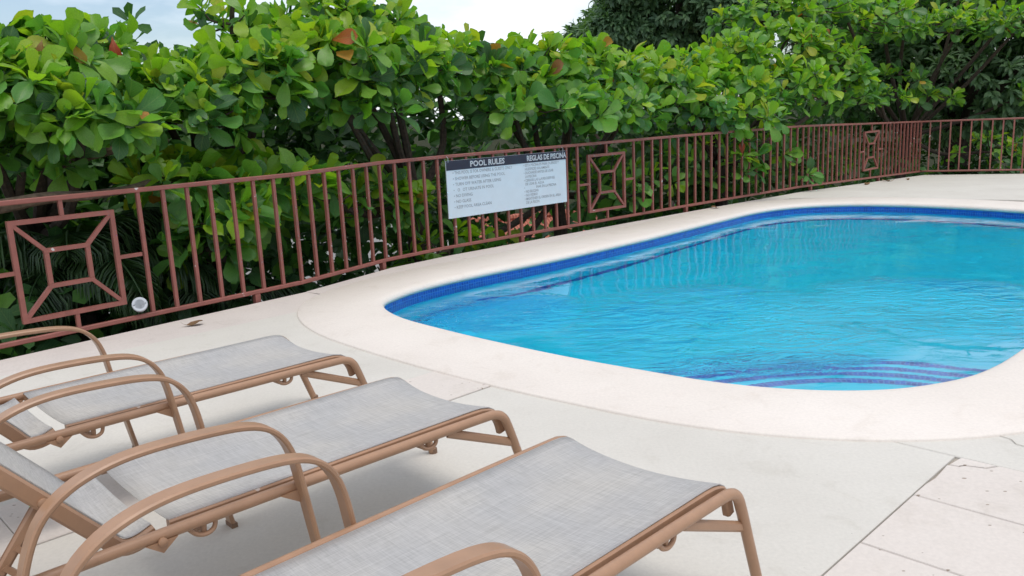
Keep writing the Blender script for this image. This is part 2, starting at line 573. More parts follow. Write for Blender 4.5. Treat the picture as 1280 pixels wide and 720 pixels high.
# fence line
FN = [V(-4.05, 5.2), V(-1.95, 7.58), V(-1.3, 8.65), V(-0.75, 9.25), V(2.5, 12.15), V(4.2, 13.6), V(5.0, 14.27), V(9.2, 18.5), V(13.7, 16.4)]
FZ = [1.07, 1.072, 1.09, 1.092, 1.104, 1.104, 1.104, 0.96, 0.95]
FZB = [0.08] * 7 + [-0.12, -0.12]          # the far end of the terrace falls away for drainage
edge_dir = [unit(b - a) for a, b in zip(FN, FN[1:])]
def fence_offset(d):
    out = []
    for i, p in enumerate(FN):
        a = edge_dir[max(i - 1, 0)]; b = edge_dir[min(i, len(edge_dir) - 1)]
        na, nb = V(a[1], -a[0]), V(b[1], -b[0])
        nn = unit(na + nb)
        out.append(p + nn * d / max(0.5, nn @ na))
    return out
# right-hand normal of the fence direction points to the pool
deck_edge = fence_offset(0.055)
E1, E2 = V(0.72, 0.694), V(0.694, -0.72)
def g(e1, e2):
    p = E1 * e1 + E2 * e2
    return (p[0], p[1])

# terrace: one slab with the pool cut out
outer_poly = [tuple(p) for p in deck_edge[:7]] + [(12.5, 11.0)]
d0 = edge_dir[0]; dl = edge_dir[-1]
outer_poly = [tuple(deck_edge[0] - d0 * 9)] + outer_poly + [(17, 6.0), (16, -9), (-2, -14)]
def terrace():
    import bmesh
    bm = bmesh.new()
    def ring(loop, z):
        vs = [bm.verts.new((p[0], p[1], z)) for p in loop]
        es = [bm.edges.new((vs[i], vs[(i + 1) % len(vs)])) for i in range(len(vs))]
        return vs, es
    hole = offset_loop(inner, 0.05)
    v1, e1 = ring(outer_poly, -0.012)
    v2, e2 = ring(hole, -0.012)
    bmesh.ops.triangle_fill(bm, use_beauty=True, use_dissolve=False, edges=e1 + e2, normal=(0, 0, 1))
    low = [bm.verts.new((v.co.x, v.co.y, -6.0)) for v in v1]
    for i in range(len(v1)):
        j = (i + 1) % len(v1)
        bm.faces.new((v1[i], v1[j], low[j], low[i]))
    bmesh.ops.recalc_face_normals(bm, faces=bm.faces)
    me = bpy.data.meshes.new('deck')
    bm.to_mesh(me); bm.free()
    me.materials.append(M['joint'])
    return tag(link('deck', me), 'pale concrete pool terrace of slabs and travertine strips', kind='structure')
deck = terrace()

def panel(name, poly, mat, z1=0.0, parent=deck, z0=-0.035):
    """slab with a slightly eased top edge"""
    P = [V(*p) for p in poly]
    n = len(P)
    cx = sum(P) / n
    ins = [p + unit(cx - p) * 0.004 for p in P]
    vs = [(p[0], p[1], z0) for p in P] + [(p[0], p[1], z1 - 0.004) for p in P] + [(p[0], p[1], z1) for p in ins]
    fs = [tuple(range(2 * n, 3 * n))]
    for k in (0, 1):
        fs += [(k*n + i, k*n + (i + 1) % n, (k+1)*n + (i + 1) % n, (k+1)*n + i) for i in range(n)]
    mb = MB(); mb.add(vs, fs)
    return mb.build(name, mat, parent, smooth=False)

J = 0.0035
# slabs of smooth grey concrete
panel('slab', [g(-7, -6.07 + J), g(-7, -3.85 - J), g(3.5, -3.85 - J), g(3.66, -6.07 + J)][::1], M['slab'])
panel('slab', [g(-7, -3.36 + J), g(-7, -1.09 - J), g(3.62 - J, -1.09 - J), g(3.62 - J, -3.36 + J)], M['slab'])
panel('slab', [g(3.62 + J, -1.7), g(3.62 + J, -0.80), g(9.0, -0.80), g(9.0, -1.25), g(4.3, -1.25)], M['slab'])
panel('slab', [g(3.62 + J, -0.80 + 2*J), g(3.62 + J, 4.0), g(9.0, 4.0), g(9.0, -0.80 + 2*J)], M['slab'])
panel('slab', [g(-7, -0.61 + J), g(-7, 4), g(3.62 - J, 4), g(3.62 - J, -0.61 + J)], M['slab'])
# light band along the fence
band_in = [g(-7, -6.05), g(3.9, -6.05)]
be = fence_offset(0.06)
panel('edge_band', [band_in[0], band_in[1], tuple(be[1]), tuple(be[0] - d0 * 8)], M['band'], z1=-0.004)
fo_, fi_ = fence_offset(0.06), fence_offset(0.42)
for i in range(1, 6):
    panel('edge_band', [tuple(fi_[i]), tuple(fi_[i + 1]), tuple(fo_[i + 1]), tuple(fo_[i])], M['band'], z1=-0.001)
# far terrace beyond the pool
fb, fc, fd, fe = V(5.0, 14.21), fence_offset(0.06)[7], fence_offset(0.06)[8], V(12.5, 11.0)
panel('slab', [(5.6, 13.0), (6.9, 12.0), (8.6, 10.6), tuple(fe), tuple(fb), (4.1, 13.42)], M['slab'])
def far_slab():
    top = [(fb[0], fb[1], 0.0), (fe[0], fe[1], 0.0), (fd[0], fd[1], -0.2), (fc[0], fc[1], -0.2)]
    low = [(x, y, -6.0) for x, y, z in top]
    mb = MB(); mb.add(top + low, [(0, 1, 2, 3)] + [(i, 4 + i, 4 + (i + 1) % 4, (i + 1) % 4) for i in range(4)])
    mb.build('slab', M['slab'], deck, smooth=False)
far_slab()
# travertine tiles in two strips
tile_shapes = {}
def tile(e1, e2, w=0.48):
    return panel('tile', [g(e1 + J, e2 + J), g(e1 + J, e2 + w - J), g(e1 + w - J, e2 + w - J), g(e1 + w - J, e2 + J)], M['tile'], z1=0.002 + 0.003 * random.random())
for k in range(-8, 8):
    if 3.02 - (k + 1) * 0.48 > -4 :
        tile(3.05 - k * 0.48 - 0.0, -3.85, 0.485) if k >= 0 else None
for k in range(0, 9):
    if k == 0:
        # the corner tile is cracked: a small piece has broken off
        e1, e2 = 3.14, -1.09
        panel('tile', [g(e1 + J, e2 + J), g(e1 + J, e2 + 0.48 - J), g(e1 + 0.48 - J, e2 + 0.48 - J), g(e1 + 0.48 - J, e2 + 0.17), g(e1 + 0.42, e2 + 0.135), g(e1 + 0.395, e2 + 0.06), g(e1 + 0.37, e2 + 0.045), g(e1 + 0.36, e2 + J), g(e1 + 0.2, e2 + J + 0.008), g(e1 + 0.12, e2 + J)], M['tile'], z1=0.004)
        panel('tile_fragment', [g(e1 + 0.375, e2 + J + 0.004), g(e1 + 0.382, e2 + 0.04), g(e1 + 0.407, e2 + 0.056), g(e1 + 0.43, e2 + 0.126), g(e1 + 0.475, e2 + 0.155), g(e1 + 0.475, e2 + 0.02)], M['tile'], z1=0.002)
    else:
        tile(3.14 - k * 0.48, -1.09)

def specks(m, dens=0.05, scale=16):
    nt = m.node_tree; n = nt.nodes; l = nt.links; b = n['Principled BSDF']
    src = b.inputs['Base Color'].links[0].from_socket
    vo = n.new('ShaderNodeTexVoronoi'); vo.inputs['Scale'].default_value = scale
    l.new(mapping(nt, (1, 1.3, 1)), vo.inputs['Vector'])
    nz = noise(nt, 2.3, 3, 0.6, mapping(nt))
    mu = n.new('ShaderNodeMath'); mu.operation = 'MULTIPLY_ADD'; mu.inputs[1].default_value = dens * 2.6; mu.inputs[2].default_value = -dens
    l.new(nz.outputs['Fac'], mu.inputs[0])
    lt = n.new('ShaderNodeMath'); lt.operation = 'LESS_THAN'
    l.new(vo.outputs['Distance'], lt.inputs[0]); l.new(mu.outputs[0], lt.inputs[1])
    l.new(mixc(nt, lt.outputs[0], src, (0.20, 0.17, 0.14)), b.inputs['Base Color'])
specks(M['slab'])
specks(M['coping'], 0.035, 9)
specks(M['band'], 0.06, 14)
# hairline cracks in the slab by the pool corner
def crack(pts, w=0.004):
    mb = MB()
    P = [V(*p) for p in pts]
    for a, b in zip(P, P[1:]):
        t = unit(b - a); n_ = V(-t[1], t[0]) * w / 2
        mb.add([(*(a - n_), 0.0035), (*(b - n_), 0.0035), (*(b + n_), 0.0035), (*(a + n_), 0.0035)], [(0, 1, 2, 3)])
    mb.build('crack', M['joint'], deck, smooth=False)
crack([(2.14, 3.50), (2.17, 3.44), (2.16, 3.39), (2.20, 3.33), (2.19, 3.26), (2.24, 3.2)])

# ------------------------------------------------------------------ coping
def coping():
    out_w = []
    for i, p in enumerate(inner):
        out_w.append(0.70)
    outer = []
    off = offset_loop(inner, 0.72)
    fl = fence_offset(0.057)
    segs = list(zip(fl, fl[1:]))
    for i, q in enumerate(off):
        p = inner[i]
        # keep inside the terrace edge
        for a, b in segs[:6]:
            t = unit(b - a); nrm = V(t[1], -t[0])
            dq, dp = (q - a) @ nrm, (p - a) @ nrm
            s = ((q - a) @ t) / np.linalg.norm(b - a)
            if dq < 0.004 and -0.05 <= s <= 1.05:
                q = q + nrm * (0.004 - dq)
        outer.append(q)
    for _ in range(3):
        outer = [0.25 * outer[i - 1] + 0.5 * outer[i] + 0.25 * outer[(i + 1) % NI] for i in range(NI)]
    prof = [('o', 0.0, -0.03), ('o', 0.0, 0.006), ('o', 0.008, 0.014), ('i', 0.10, 0.014), ('i', 0.045, 0.011), ('i', 0.018, 0.0), ('i', 0.003, -0.018), ('i', 0.0, -0.032), ('i', 0.006, -0.048), ('i', 0.02, -0.055), ('i', 0.06, -0.055)]
    vs, fs = [], []
    k = len(prof)
    for i in range(NI):
        po, pi = outer[i], inner[i]
        d = unit(pi - po)
        for (w, a, z) in prof:
            p = po + d * a if w == 'o' else pi - d * a
            vs.append((p[0], p[1], z))
    for i in range(NI):
        j = (i + 1) % NI
        for m in range(k - 1):
            fs.append((i * k + m, j * k + m, j * k + m + 1, i * k + m + 1))
    mb = MB(); mb.add(vs, fs)
    o = mb.build('pool_coping', M['coping'], angle=60)
    tag(o, 'wide cream coping with rounded nose around the pool', kind='structure')
    return outer
coping_outer = coping()

# ------------------------------------------------------------------ basin, tiles, steps, water
WZ = -0.108
FLOOR = -1.06
pool_line = offset_loop(inner, 0.03)
def uv_strip(name, loop, z0, z1, mat, parent, closed=True, z0fn=None):
    n = len(loop)
    L = [0.0]
    for i in range(n if closed else n - 1):
        L.append(L[-1] + np.linalg.norm(loop[(i + 1) % n] - loop[i]))
    m = n + 1 if closed else n
    vs, uvs, fs = [], [], []
    for i in range(m):
        p = loop[i % n]
        vs += [(p[0], p[1], z0), (p[0], p[1], z1)]
        uvs += [(L[i], z0), (L[i], z1)]
    for i in range(m - 1):
        fs.append((2*i, 2*i + 2, 2*i + 3, 2*i + 1))
    me = bpy.data.meshes.new(name)
    me.from_pydata(vs, [], fs)
    uvl = me.uv_layers.new(name='UVMap')
    for lp in me.loops:
        uvl.data[lp.index].uv = uvs[lp.vertex_index]
    me.materials.append(mat)
    return link(name, me, parent)

mb = MB()
n = NI
vs = [(p[0], p[1], -0.05) for p in pool_line] + [(p[0], p[1], FLOOR) for p in pool_line]
mb.add(vs, [(i, n + i, n + (i + 1) % n, (i + 1) % n) for i in range(n)] + [tuple(range(n, 2 * n))])
basin = mb.build('pool_basin', M['plaster'], angle=40)
tag(basin, 'blue plastered basin of the swimming pool', kind='structure')
uv_strip('waterline_tiles', offset_loop(inner, 0.024), -0.30, -0.053, M['mosaic'], basin)
uv_strip('floor_edge_tiles', offset_loop(inner, 0.024), FLOOR + 0.002, FLOOR + 0.13, M['mosaic'], basin)
# entry steps: curved treads in the near right corner with tiled noses
Q = V(1.78, 3.62)
for k, (r, dep) in enumerate(((1.28, 0.20), (1.62, 0.40), (1.96, 0.60), (2.30, 0.78))):
    zt = WZ - dep
    arc = [Q + V(math.cos(a), math.sin(a)) * r for a in np.linspace(R_(8), R_(158), 48)]
    # clip to the basin by pulling points in towards the corner where they leave the pool
    mb = MB()
    nn = len(arc)
    vs = [(p[0], p[1], zt) for p in arc] + [(p[0], p[1], FLOOR) for p in arc] + [(Q[0], Q[1] + 0.3, zt)]
    fs = [(i, nn + i, nn + i + 1, i + 1) for i in range(nn - 1)] + [(2 * nn, i, i + 1) for i in range(nn - 1)]
    mb.add(vs, fs)
    st = mb.build('step', M['plaster'], basin)
    # nose tiles: a strip on the tread and one on the riser
    lo = [Q + unit(p - Q) * (r + 0.003) for p in arc]
    li = [Q + unit(p - Q) * (r - 0.08) for p in arc]
    vs, uvs, fs = [], [], []
    L = 0
    for i in range(nn):
        if i: L += np.linalg.norm(arc[i] - arc[i - 1])
        vs += [(lo[i][0], lo[i][1], zt - 0.06), (lo[i][0], lo[i][1], zt + 0.003), (li[i][0], li[i][1], zt + 0.003)]
        uvs += [(L, 0), (L, 0.05), (L, 0.10)]
    for i in range(nn - 1):
        fs += [(3*i, 3*i+3, 3*i+4, 3*i+1), (3*i+1, 3*i+4, 3*i+5, 3*i+2)]
    me = bpy.data.meshes.new('step_edge_tiles')
    me.from_pydata(vs, [], fs)
    uvl = me.uv_layers.new(name='UVMap')
    for lp in me.loops:
        uvl.data[lp.index].uv = uvs[lp.vertex_index]
    me.materials.append(M['mosaic'])
    link('step_edge_tiles', me, st)
mb = MB()
wl_ = offset_loop(inner, 0.028)
mb.add([(p[0], p[1], WZ) for p in wl_], [tuple(range(NI))])
tag(mb.build('water', M['water'], smooth=False), 'clear rippled turquoise water of the pool', kind='structure')

# ------------------------------------------------------------------ fence
cum = [0.0]
for a, b in zip(FN, FN[1:]):
    cum.append(cum[-1] + float(np.linalg.norm(b - a)))
def fence_at(s):
    i = 0
    while i < len(FN) - 2 and s > cum[i + 1]:
        i += 1
    t = (s - cum[i]) / (cum[i + 1] - cum[i])
    p = FN[i] + (FN[i + 1] - FN[i]) * t
    return p, edge_dir[i], FZ[i] + (FZ[i + 1] - FZ[i]) * t
ZB = 0.08
def fence_zb(s):
    return float(np.interp(s, cum, FZB))
def make_fence(name, label, i0, i1, s_list, motifs, posts):
    root = empty(name, (FN[i0][0], FN[i0][1], 0))
    off = np.array([FN[i0][0], FN[i0][1], 0])
    def P(s, z):
        p, d, zt = fence_at(s)
        return V(p[0], p[1], z) - off
    for kind, zl in (('top_rail', FZ), ('bottom_rail', FZB)):
        for i in range(i0, i1):
            a = V(*FN[i], zl[i]) - off
            b = V(*FN[i + 1], zl[i + 1]) - off
            e = unit(b - a) * 0.018
            mb = MB()
            if kind == 'top_rail':
                mb.strap([a - e, b + e], 0.046, 0.036, np.cross(unit(b - a), V(0, 0, 1)), 0.15)
            else:
                mb.strap([a - e, b + e], 0.036, 0.036, np.cross(unit(b - a), V(0, 0, 1)), 0.15)
            mb.build(kind, M['fence'], root)
    for s in s_list:
        p, d, zt = fence_at(s)
        mb = MB()
        mb.bar(P(s, fence_zb(s) + 0.018), P(s, zt - 0.018), 0.028, 0.028, up=(d[0], d[1], 0))
        mb.build('baluster', M['fence'], root, smooth=False)
    for (s0, s1, z0, z1) in motifs:
        p, d, zt = fence_at((s0 + s1) / 2)
        w = 0.034
        sm, zm = (s0 + s1) / 2, (z0 + z1) / 2
        ih, iv = (s1 - s0) * 0.205, (z1 - z0) * 0.185
        fr = MB()
        nrm = (d[1], -d[0], 0)
        for a, b in (((s0, z0), (s1, z0)), ((s0, z1), (s1, z1))):
            fr.bar(P(a[0] - w/2, a[1]), P(b[0] + w/2, b[1]), w, w, up=nrm)
        for a, b in (((s0, z0 + w/2), (s0, z1 - w/2)), ((s1, z0 + w/2), (s1, z1 - w/2))):
            fr.bar(P(*a), P(*b), w, w, up=nrm)
        panel_o = fr.build('square_panel', M['fence'], root, smooth=False)
        inn = MB()
        for zz in (zm - iv, zm + iv):
            inn.bar(P(sm - ih - w/2, zz), P(sm + ih + w/2, zz), w * .92, w * .92, up=nrm)
        for ss in (sm - ih, sm + ih):
            inn.bar(P(ss, zm - iv + w/2), P(ss, zm + iv - w/2), w * .92, w * .92, up=nrm)
        inn.build('inner_square', M['fence'], panel_o, smooth=False)
        for sx in (-1, 1):
            for sz in (-1, 1):
                di = MB()
                di.bar(P(sm + sx * ih, zm + sz * iv), P(s1 if sx > 0 else s0, z1 if sz > 0 else z0), w * .85, w * .85, up=nrm)
                di.build('diagonal_bar', M['fence'], panel_o, smooth=False)
        for a, b in (((sm, z1 + w/2), (sm, zt - 0.018)), ((sm, fence_zb(sm) + 0.018), (sm, z0 - w/2)), ((s0 - 0.19, zm), (s0 - w/2, zm)), ((s1 + w/2, zm), (s1 + 0.19, zm))):
            sb = MB()
            sb.bar(P(*a), P(*b), 0.028, 0.028, up=nrm)
            sb.build('connector', M['fence'], panel_o, smooth=False)
    for s in posts:
        p, d, zt = fence_at(s)
        mb = MB()
        mb.bar(P(s, fence_zb(s) - 0.016), P(s, fence_zb(s) - 0.38), 0.05, 0.05, up=(d[0], d[1], 0))
        nrm = V(d[1], -d[0], 0)
        c_ = P(s, -0.06) + nrm * 0.045
        pt = mb.build('post_foot', M['fence'], root, smooth=False)
    tag(root, label, 'railing', 'railings around the terrace')
    return root
sl = [0.41, 0.615] + [1.765 + k * 0.20357 for k in range(29)] + [8.58 + k * 0.1997 for k in range(35)] + [16.47 + k * 0.197 for k in range(12)]
make_fence('metal_railing', 'long maroon metal railing with square panels between pool and hedge', 0, 7, sl,
           [(0.835, 1.545, 0.22, 0.925), (7.67, 8.37, 0.225, 0.945), (15.57, 16.27, 0.150, 0.872)], [0.2, 2.70, 4.35, 6.44, 9.75, 13.3, 16.35])
# wire ties are left to the sign; the far railing closes the terrace
sl2 = [cum[7] + 0.12 + k * 0.198 for k in range(24)]
make_fence('metal_railing', 'short maroon metal railing closing the far right end of terrace', 7, 8, sl2, [], [cum[7] + 1.9, cum[7] + 3.9])

# ------------------------------------------------------------------ sign
def text_mesh(body, size, align='LEFT', bold=0.0, sx=1.0):
    cu = bpy.data.curves.new('txt', 'FONT')
    cu.body = body
    cu.size = size
    cu.align_x = align
    cu.offset = bold
    cu.resolution_u = 2
    o = bpy.data.objects.new('txt', cu)
    C.objects.link(o)
    bpy.context.view_layer.update()
    me = bpy.data.meshes.new_from_object(o.evaluated_get(bpy.context.evaluated_depsgraph_get()))
    bpy.data.objects.remove(o)
    for v in me.vertices:
        v.co.x *= sx
    return me
def make_sign():
    s0, s1, z0, z1 = 5.316, 7.21, 0.405, 1.045
    pa, d, _ = fence_at(s0)
    nrm = V(d[1], -d[0])
    o3 = pa + nrm * 0.036
    root = empty('rules_sign', (o3[0], o3[1], z0), math.atan2(d[1], d[0]))
    W, H = s1 - s0, z1 - z0
    mb = MB()
    mb.box((W / 2, 0.0, H / 2), (W, 0.012, H))
    mb.build('board', M['sign'], root, smooth=False)
    hb = 0.105
    mb = MB()
    mb.box((W / 2, -0.0075, H - hb / 2 - 0.001), (W - 0.004, 0.003, hb))
    mb.build('header_band', M['navy'], root, smooth=False)
    def put(name, body, x, z, size, mat, sx=1.0, bold=0.0, y=-0.0072):
        me = text_mesh(body, size, 'LEFT', bold, sx)
        me.materials.append(mat)
        t = link(name, me, root)
        t.rotation_euler = (R_(90), 0, 0)
        t.location = (x, y, z)
    put('header_text', 'POOL RULES', 0.29 * W * 0.62 + 0.0, H - 0.083, 0.088, M['white'], 1.05, 0.0028, -0.0105)
    put('header_text', 'REGLAS DE PISCINA', 0.645 * W, H - 0.083, 0.088, M['white'], 0.86, 0.0028, -0.0105)
    left = ['\u2022 THIS POOL IS FOR OWNERS & GUESTS ONLY', '\u2022 SHOWER BEFORE USING THE POOL', '\u2022 TURN OFF WATER AFTER USING', '\u2022', '\u2022 NO DIVING', '\u2022 NO GLASS', '\u2022 KEEP POOL AREA CLEAN']
    for i, t in enumerate(left):
        put('rule_text', t, 0.045 * W, H - 0.155 - i * 0.0640, 0.050, M['print'], 0.86 if i == 0 else 0.93, 0.0005)
    put('rule_text', 'O', 0.075 * W, H - 0.155 - 3 * 0.0640, 0.050, M['print'], 0.93, 0.0005)
    put('rule_text', 'OT URINATE IN POOL', 0.115 * W, H - 0.155 - 3 * 0.0640, 0.050, M['print'], 0.93, 0.0005)
    right = ['\u2022 ESTA PISCINA ES PARA DUE\u00d1OS Y', '  HUESPEDES SOLAMENTE', '\u2022 DUCHARSE ANTES DE USAR', '  LA PISCINA', '\u2022 CERRAR LAS LLAVES DESPUES', '  DE USAR EL AGUA', '\u2022', '\u2022 NO BUCEAR', '\u2022 NO VIDRIO', '\u2022 MANTENER EL ORDEN EN EL AREA', '  DE LA PISCIN']
    for i, t in enumerate(right):
        put('rule_text', t, 0.615 * W, H - 0.150 - i * 0.0445, 0.044, M['print'], 0.86, 0.0005)
    put('rule_text', 'INAR EN LA PISCINA', 0.72 * W, H - 0.150 - 6 * 0.0445, 0.044, M['print'], 0.86, 0.0005)
    for x in (0.03, W - 0.05):
        tie = MB()
        tie.tube([(x, -0.008, H - 0.02), (x, -0.012, H + 0.03), (x, 0.036, H + 0.062), (x, 0.06, H + 0.02), (x, 0.03, H - 0.03)], 0.003, 5)
        tie.build('wire_tie', M['white'], root)
    tag(root, 'white pool rules sign with navy header tied to the railing', 'sign')
make_sign()

# ------------------------------------------------------------------ small spotlight on the bottom rail
def make_lamp():
    p, d, _ = fence_at(1.665)
    root = empty('spot_lamp', (p[0], p[1], ZB + 0.018))
    nrm = V(d[1], -d[0], 0)
    aim = unit(unit(CAM * V(1, 1, 0) - V(p[0], p[1], 0)) + V(0, 0, 0.45))
    b = V(0, 0, 0.07)
    mb = MB()
    mb.bar((0, 0, -0.002), (0, 0, 0.03), 0.04, 0.03)
    mb.build('bracket', M['white'], root, smooth=False)
    mb = MB()
    pts = [b - aim * 0.06, b - aim * 0.055, b + aim * 0.02, b + aim * 0.025, b + aim * 0.045, b + aim * 0.05, b + aim * 0.05, b + aim * 0.035]
    mb.tube(pts, [0.034, 0.044, 0.046, 0.058, 0.058, 0.054, 0.038, 0.036], 24, cap=False)
    mb.build('housing', M['white'], root)
    mb = MB()
    mb.tube([b + aim * 0.030, b + aim * 0.036, b + aim * 0.040], [0.037, 0.036, 0.016], 20)
    mb.build('lens', M['lens'], root)
    tag(root, 'small round white spot lamp sitting on the bottom rail', 'lamp')
make_lamp()

# ------------------------------------------------------------------ sun loungers
def make_lounger(back_deg):
    root = empty('sun_lounger')
    fr = M['frame']
    # x from foot to head, y across, z up
    railp = spline([(-0.205, 0.0), (-0.135, 0.19), (-0.085, 0.325), (-0.06, 0.372), (-0.02, 0.393), (0.05, 0.398), (0.4, 0.402), (1.1, 0.406), (1.75, 0.400), (1.84, 0.392), (1.89, 0.35), (1.93, 0.22), (1.985, 0.0)], 4)
    for sy in (-1, 1):
        y = 0.328 * sy
        mb = MB(); mb.tube([(p[0], y, p[1]) for p in railp], 0.0175, 12)
        rail = mb.build('side_rail', fr, root)
        for x in (-0.205, 1.985):
            mb = MB(); mb.tube([(x, y, 0.0), (x * 0.997, y, 0.022)], 0.0205, 10)
            mb.build('foot_cap', M['rubber'], rail)
        # gusset between rail and foot leg
        mb = MB(); mb.strap([(0.21, y * 0.99, 0.388), (0.0, y * 0.99, 0.30), (-0.10, y * 0.99, 0.258)], 0.016, 0.034, (0, 1, 0))
        mb.build('gusset', fr, rail)
        # extrusion that grips the fabric
        yi = 0.290 * sy
        mb = MB()
        mb.strap([(1.205, yi, 0.408), (0.6, yi, 0.406), (0.06, yi, 0.404)] + [(p[0], yi, p[1]) for p in spline([(0.02, 0.402), (-0.03, 0.388), (-0.062, 0.352), (-0.078, 0.30)], 4)], 0.026, 0.034, (0, 1, 0), 0.15)
        mb.build('sling_rail', fr, root)
        # armrest: a flat strap bent into an arch, foot to foot
        ya = 0.366 * sy
        ap = spline([(0.755, 0.012), (0.79, 0.20), (0.822, 0.40), (0.842, 0.51), (0.872, 0.585), (0.925, 0.636), (1.01, 0.662), (1.16, 0.674), (1.30, 0.674), (1.40, 0.657), (1.48, 0.622), (1.54, 0.565), (1.582, 0.47), (1.605, 0.36), (1.64, 0.16), (1.665, 0.012)], 4)
        mb = MB(); mb.strap([(p[0], ya, p[1]) for p in ap], 0.052, 0.017, (0, 1, 0), 0.28)
        arm = mb.build('armrest', fr, root)
        mb = MB()
        mb.add([(0.815, ya - 0.008 * sy, 0.40), (0.885, ya - 0.02 * sy, 0.395), (0.803, ya - 0.008 * sy, 0.345), (0.815, ya - 0.020 * sy, 0.40), (0.885, ya - 0.032 * sy, 0.395), (0.803, ya - 0.020 * sy, 0.345)],
               [(0, 1, 2), (3, 5, 4), (0, 3, 4, 1), (1, 4, 5, 2), (2, 5, 3, 0)])
        mb.build('arm_bracket', fr, arm, smooth=False)
        for xx in (0.748, 1.672):
            mb = MB(); mb.box((xx + (0.006 if xx < 1 else -0.006), ya, 0.009), (0.024, 0.056, 0.018))
            mb.build('foot_cap', M['rubber'], arm, smooth=False)
    # cross bars, each dropping below the rails
    for x in (0.30, 1.12, 1.70):
        mb = MB()
        half = [(x, 0.326, 0.394), (x, 0.318, 0.366), (x, 0.290, 0.356), (x, 0.20, 0.354)]
        path = [(a, -b, c) for a, b, c in half] + [(x, 0, 0.354)] + half[::-1]
        mb.tube(spline(path, 5), 0.0095, 8)
        mb.build('cross_bar', fr, root)
        for sy in (-1, 1):
            mb = MB()
            mb.tube(spline([(x - 0.035, 0.329 * sy, 0.394), (x - 0.028, 0.329 * sy, 0.370), (x - 0.005, 0.329 * sy, 0.360), (x + 0.022, 0.329 * sy, 0.368), (x + 0.045, 0.329 * sy, 0.394)], 5), 0.0075, 8)
            mb.build('loop_bracket', fr, root)
    # seat sling with sag, rolled over the foot end
    prof = [(1.205, 0.0)] + [(x, 0.0) for x in np.linspace(1.12, 0.06, 18)] + [(0.02, -0.002), (-0.02, -0.010), (-0.045, -0.026), (-0.06, -0.05)]
    ns = 15
    vs, fs = [], []
    for (x, dz) in prof:
        for j in range(ns):
            v = -1 + 2 * j / (ns - 1)
            sag = 0.023 * (1 - v * v) * (1 - 0.35 * math.exp(-((x - 1.2) / 0.2) ** 2))
            vs.append((x + 0.022 * (1 - v * v) * (1 if x < 0.1 else 0) * (0.1 - x) / 0.16, v * 0.296, 0.4275 + dz - sag))
    for i in range(len(prof) - 1):
        for j in range(ns - 1):
            fs.append((i * ns + j, i * ns + j + 1, (i + 1) * ns + j + 1, (i + 1) * ns + j))
    mb = MB(); mb.add(vs, fs)
    so = mb.build('seat_sling', M['fabric'], root, angle=80)
    md = so.modifiers.new('thickness', 'SOLIDIFY'); md.thickness = 0.003; md.offset = -1
    # back rest
    a = R_(back_deg)
    ca, sa = math.cos(a), math.sin(a)
    x0, z0 = 1.36, 0.415
    bp = [(1.235, 0.395), (1.29, 0.377), (1.335, 0.385)] + [(x0 + t * ca, z0 + t * sa) for t in (0.03, 0.12, 0.3, 0.5, 0.7)] + [(x0 + 0.76 * ca - 0.012, z0 + 0.76 * sa)]
    bp = spline(bp, 4)
    for sy in (-1, 1):
        mb = MB(); mb.strap([(p[0], 0.268 * sy, p[1]) for p in bp], 0.024, 0.046, (0, 1, 0), 0.15)
        br = mb.build('back_rail', fr, root)
        for bx, bz, yy in ((1.245, 0.393, 0.350), (x0 + 0.22 * ca, z0 + 0.22 * sa, 0.284)):
            mb = MB(); mb.tube([(bx, yy * sy - 0.004 * sy, bz), (bx, yy * sy + 0.004 * sy, bz), (bx, yy * sy + 0.008 * sy, bz)], [0.013, 0.013, 0.006], 10)
            mb.build('bolt', fr, br)
        mb = MB(); mb.add([(1.20, 0.31 * sy, 0.393), (1.29, 0.31 * sy, 0.393), (1.245, 0.31 * sy, 0.358), (1.20, 0.345 * sy, 0.393), (1.29, 0.345 * sy, 0.393), (1.245, 0.345 * sy, 0.358)], [(0, 1, 2), (3, 5, 4), (0, 3, 4, 1), (1, 4, 5, 2), (2, 5, 3, 0)])
        mb.build('hinge_plate', fr, root, smooth=False)
        # adjustable prop with notched rack
        px, pz = x0 + 0.22 * ca, z0 + 0.22 * sa - 0.01
        mb = MB(); mb.strap([(px, 0.245 * sy, pz), (px + 0.16, 0.245 * sy, 0.36)], 0.014, 0.034, (0, 1, 0))
        pr = mb.build('prop', fr, root)
        for k in range(3):
            t = 0.45 + 0.2 * k
            c0 = V(px + 0.16 * t, 0.245 * sy, pz + (0.36 - pz) * t)
            dr = unit(V(0.16, 0, 0.36 - pz)); nr = V(-dr[2], 0, dr[0])
            mb = MB(); mb.bar(c0, c0 - nr * 0.045 + dr * 0.012, 0.016, 0.018, up=(0, 1, 0))
            mb.build('notch', fr, pr, smooth=False)
    mb = MB(); mb.tube([(x0 + 0.76 * ca, -0.268, z0 + 0.76 * sa), (x0 + 0.76 * ca, 0.268, z0 + 0.76 * sa)], 0.014, 8)
    mb.build('back_cross_bar', fr, root)
    vs, fs = [], []
    nb = len(bp)
    for i, p in enumerate(bp):
        t = unit(V(*bp[min(i + 1, nb - 1)]) - V(*bp[max(i - 1, 0)]))
        nr = V(-t[1], t[0])
        for j in range(ns):
            v = -1 + 2 * j / (ns - 1)
            q = V(*p) + nr * (0.026 - 0.03 * (1 - v * v))
            vs.append((q[0], v * 0.270, q[1]))
    for i in range(nb - 1):
        for j in range(ns - 1):
            fs.append((i * ns + j, i * ns + j + 1, (i + 1) * ns + j + 1, (i + 1) * ns + j))
    mb = MB(); mb.add(vs, fs)
    bo = mb.build('back_sling', M['fabric'], root, angle=80)
    md = bo.modifiers.new('thickness', 'SOLIDIFY'); md.thickness = 0.003; md.offset = -1
    root['group'] = 'sun loungers in a row on the terrace'
    root['category'] = 'sun lounger'
    return root
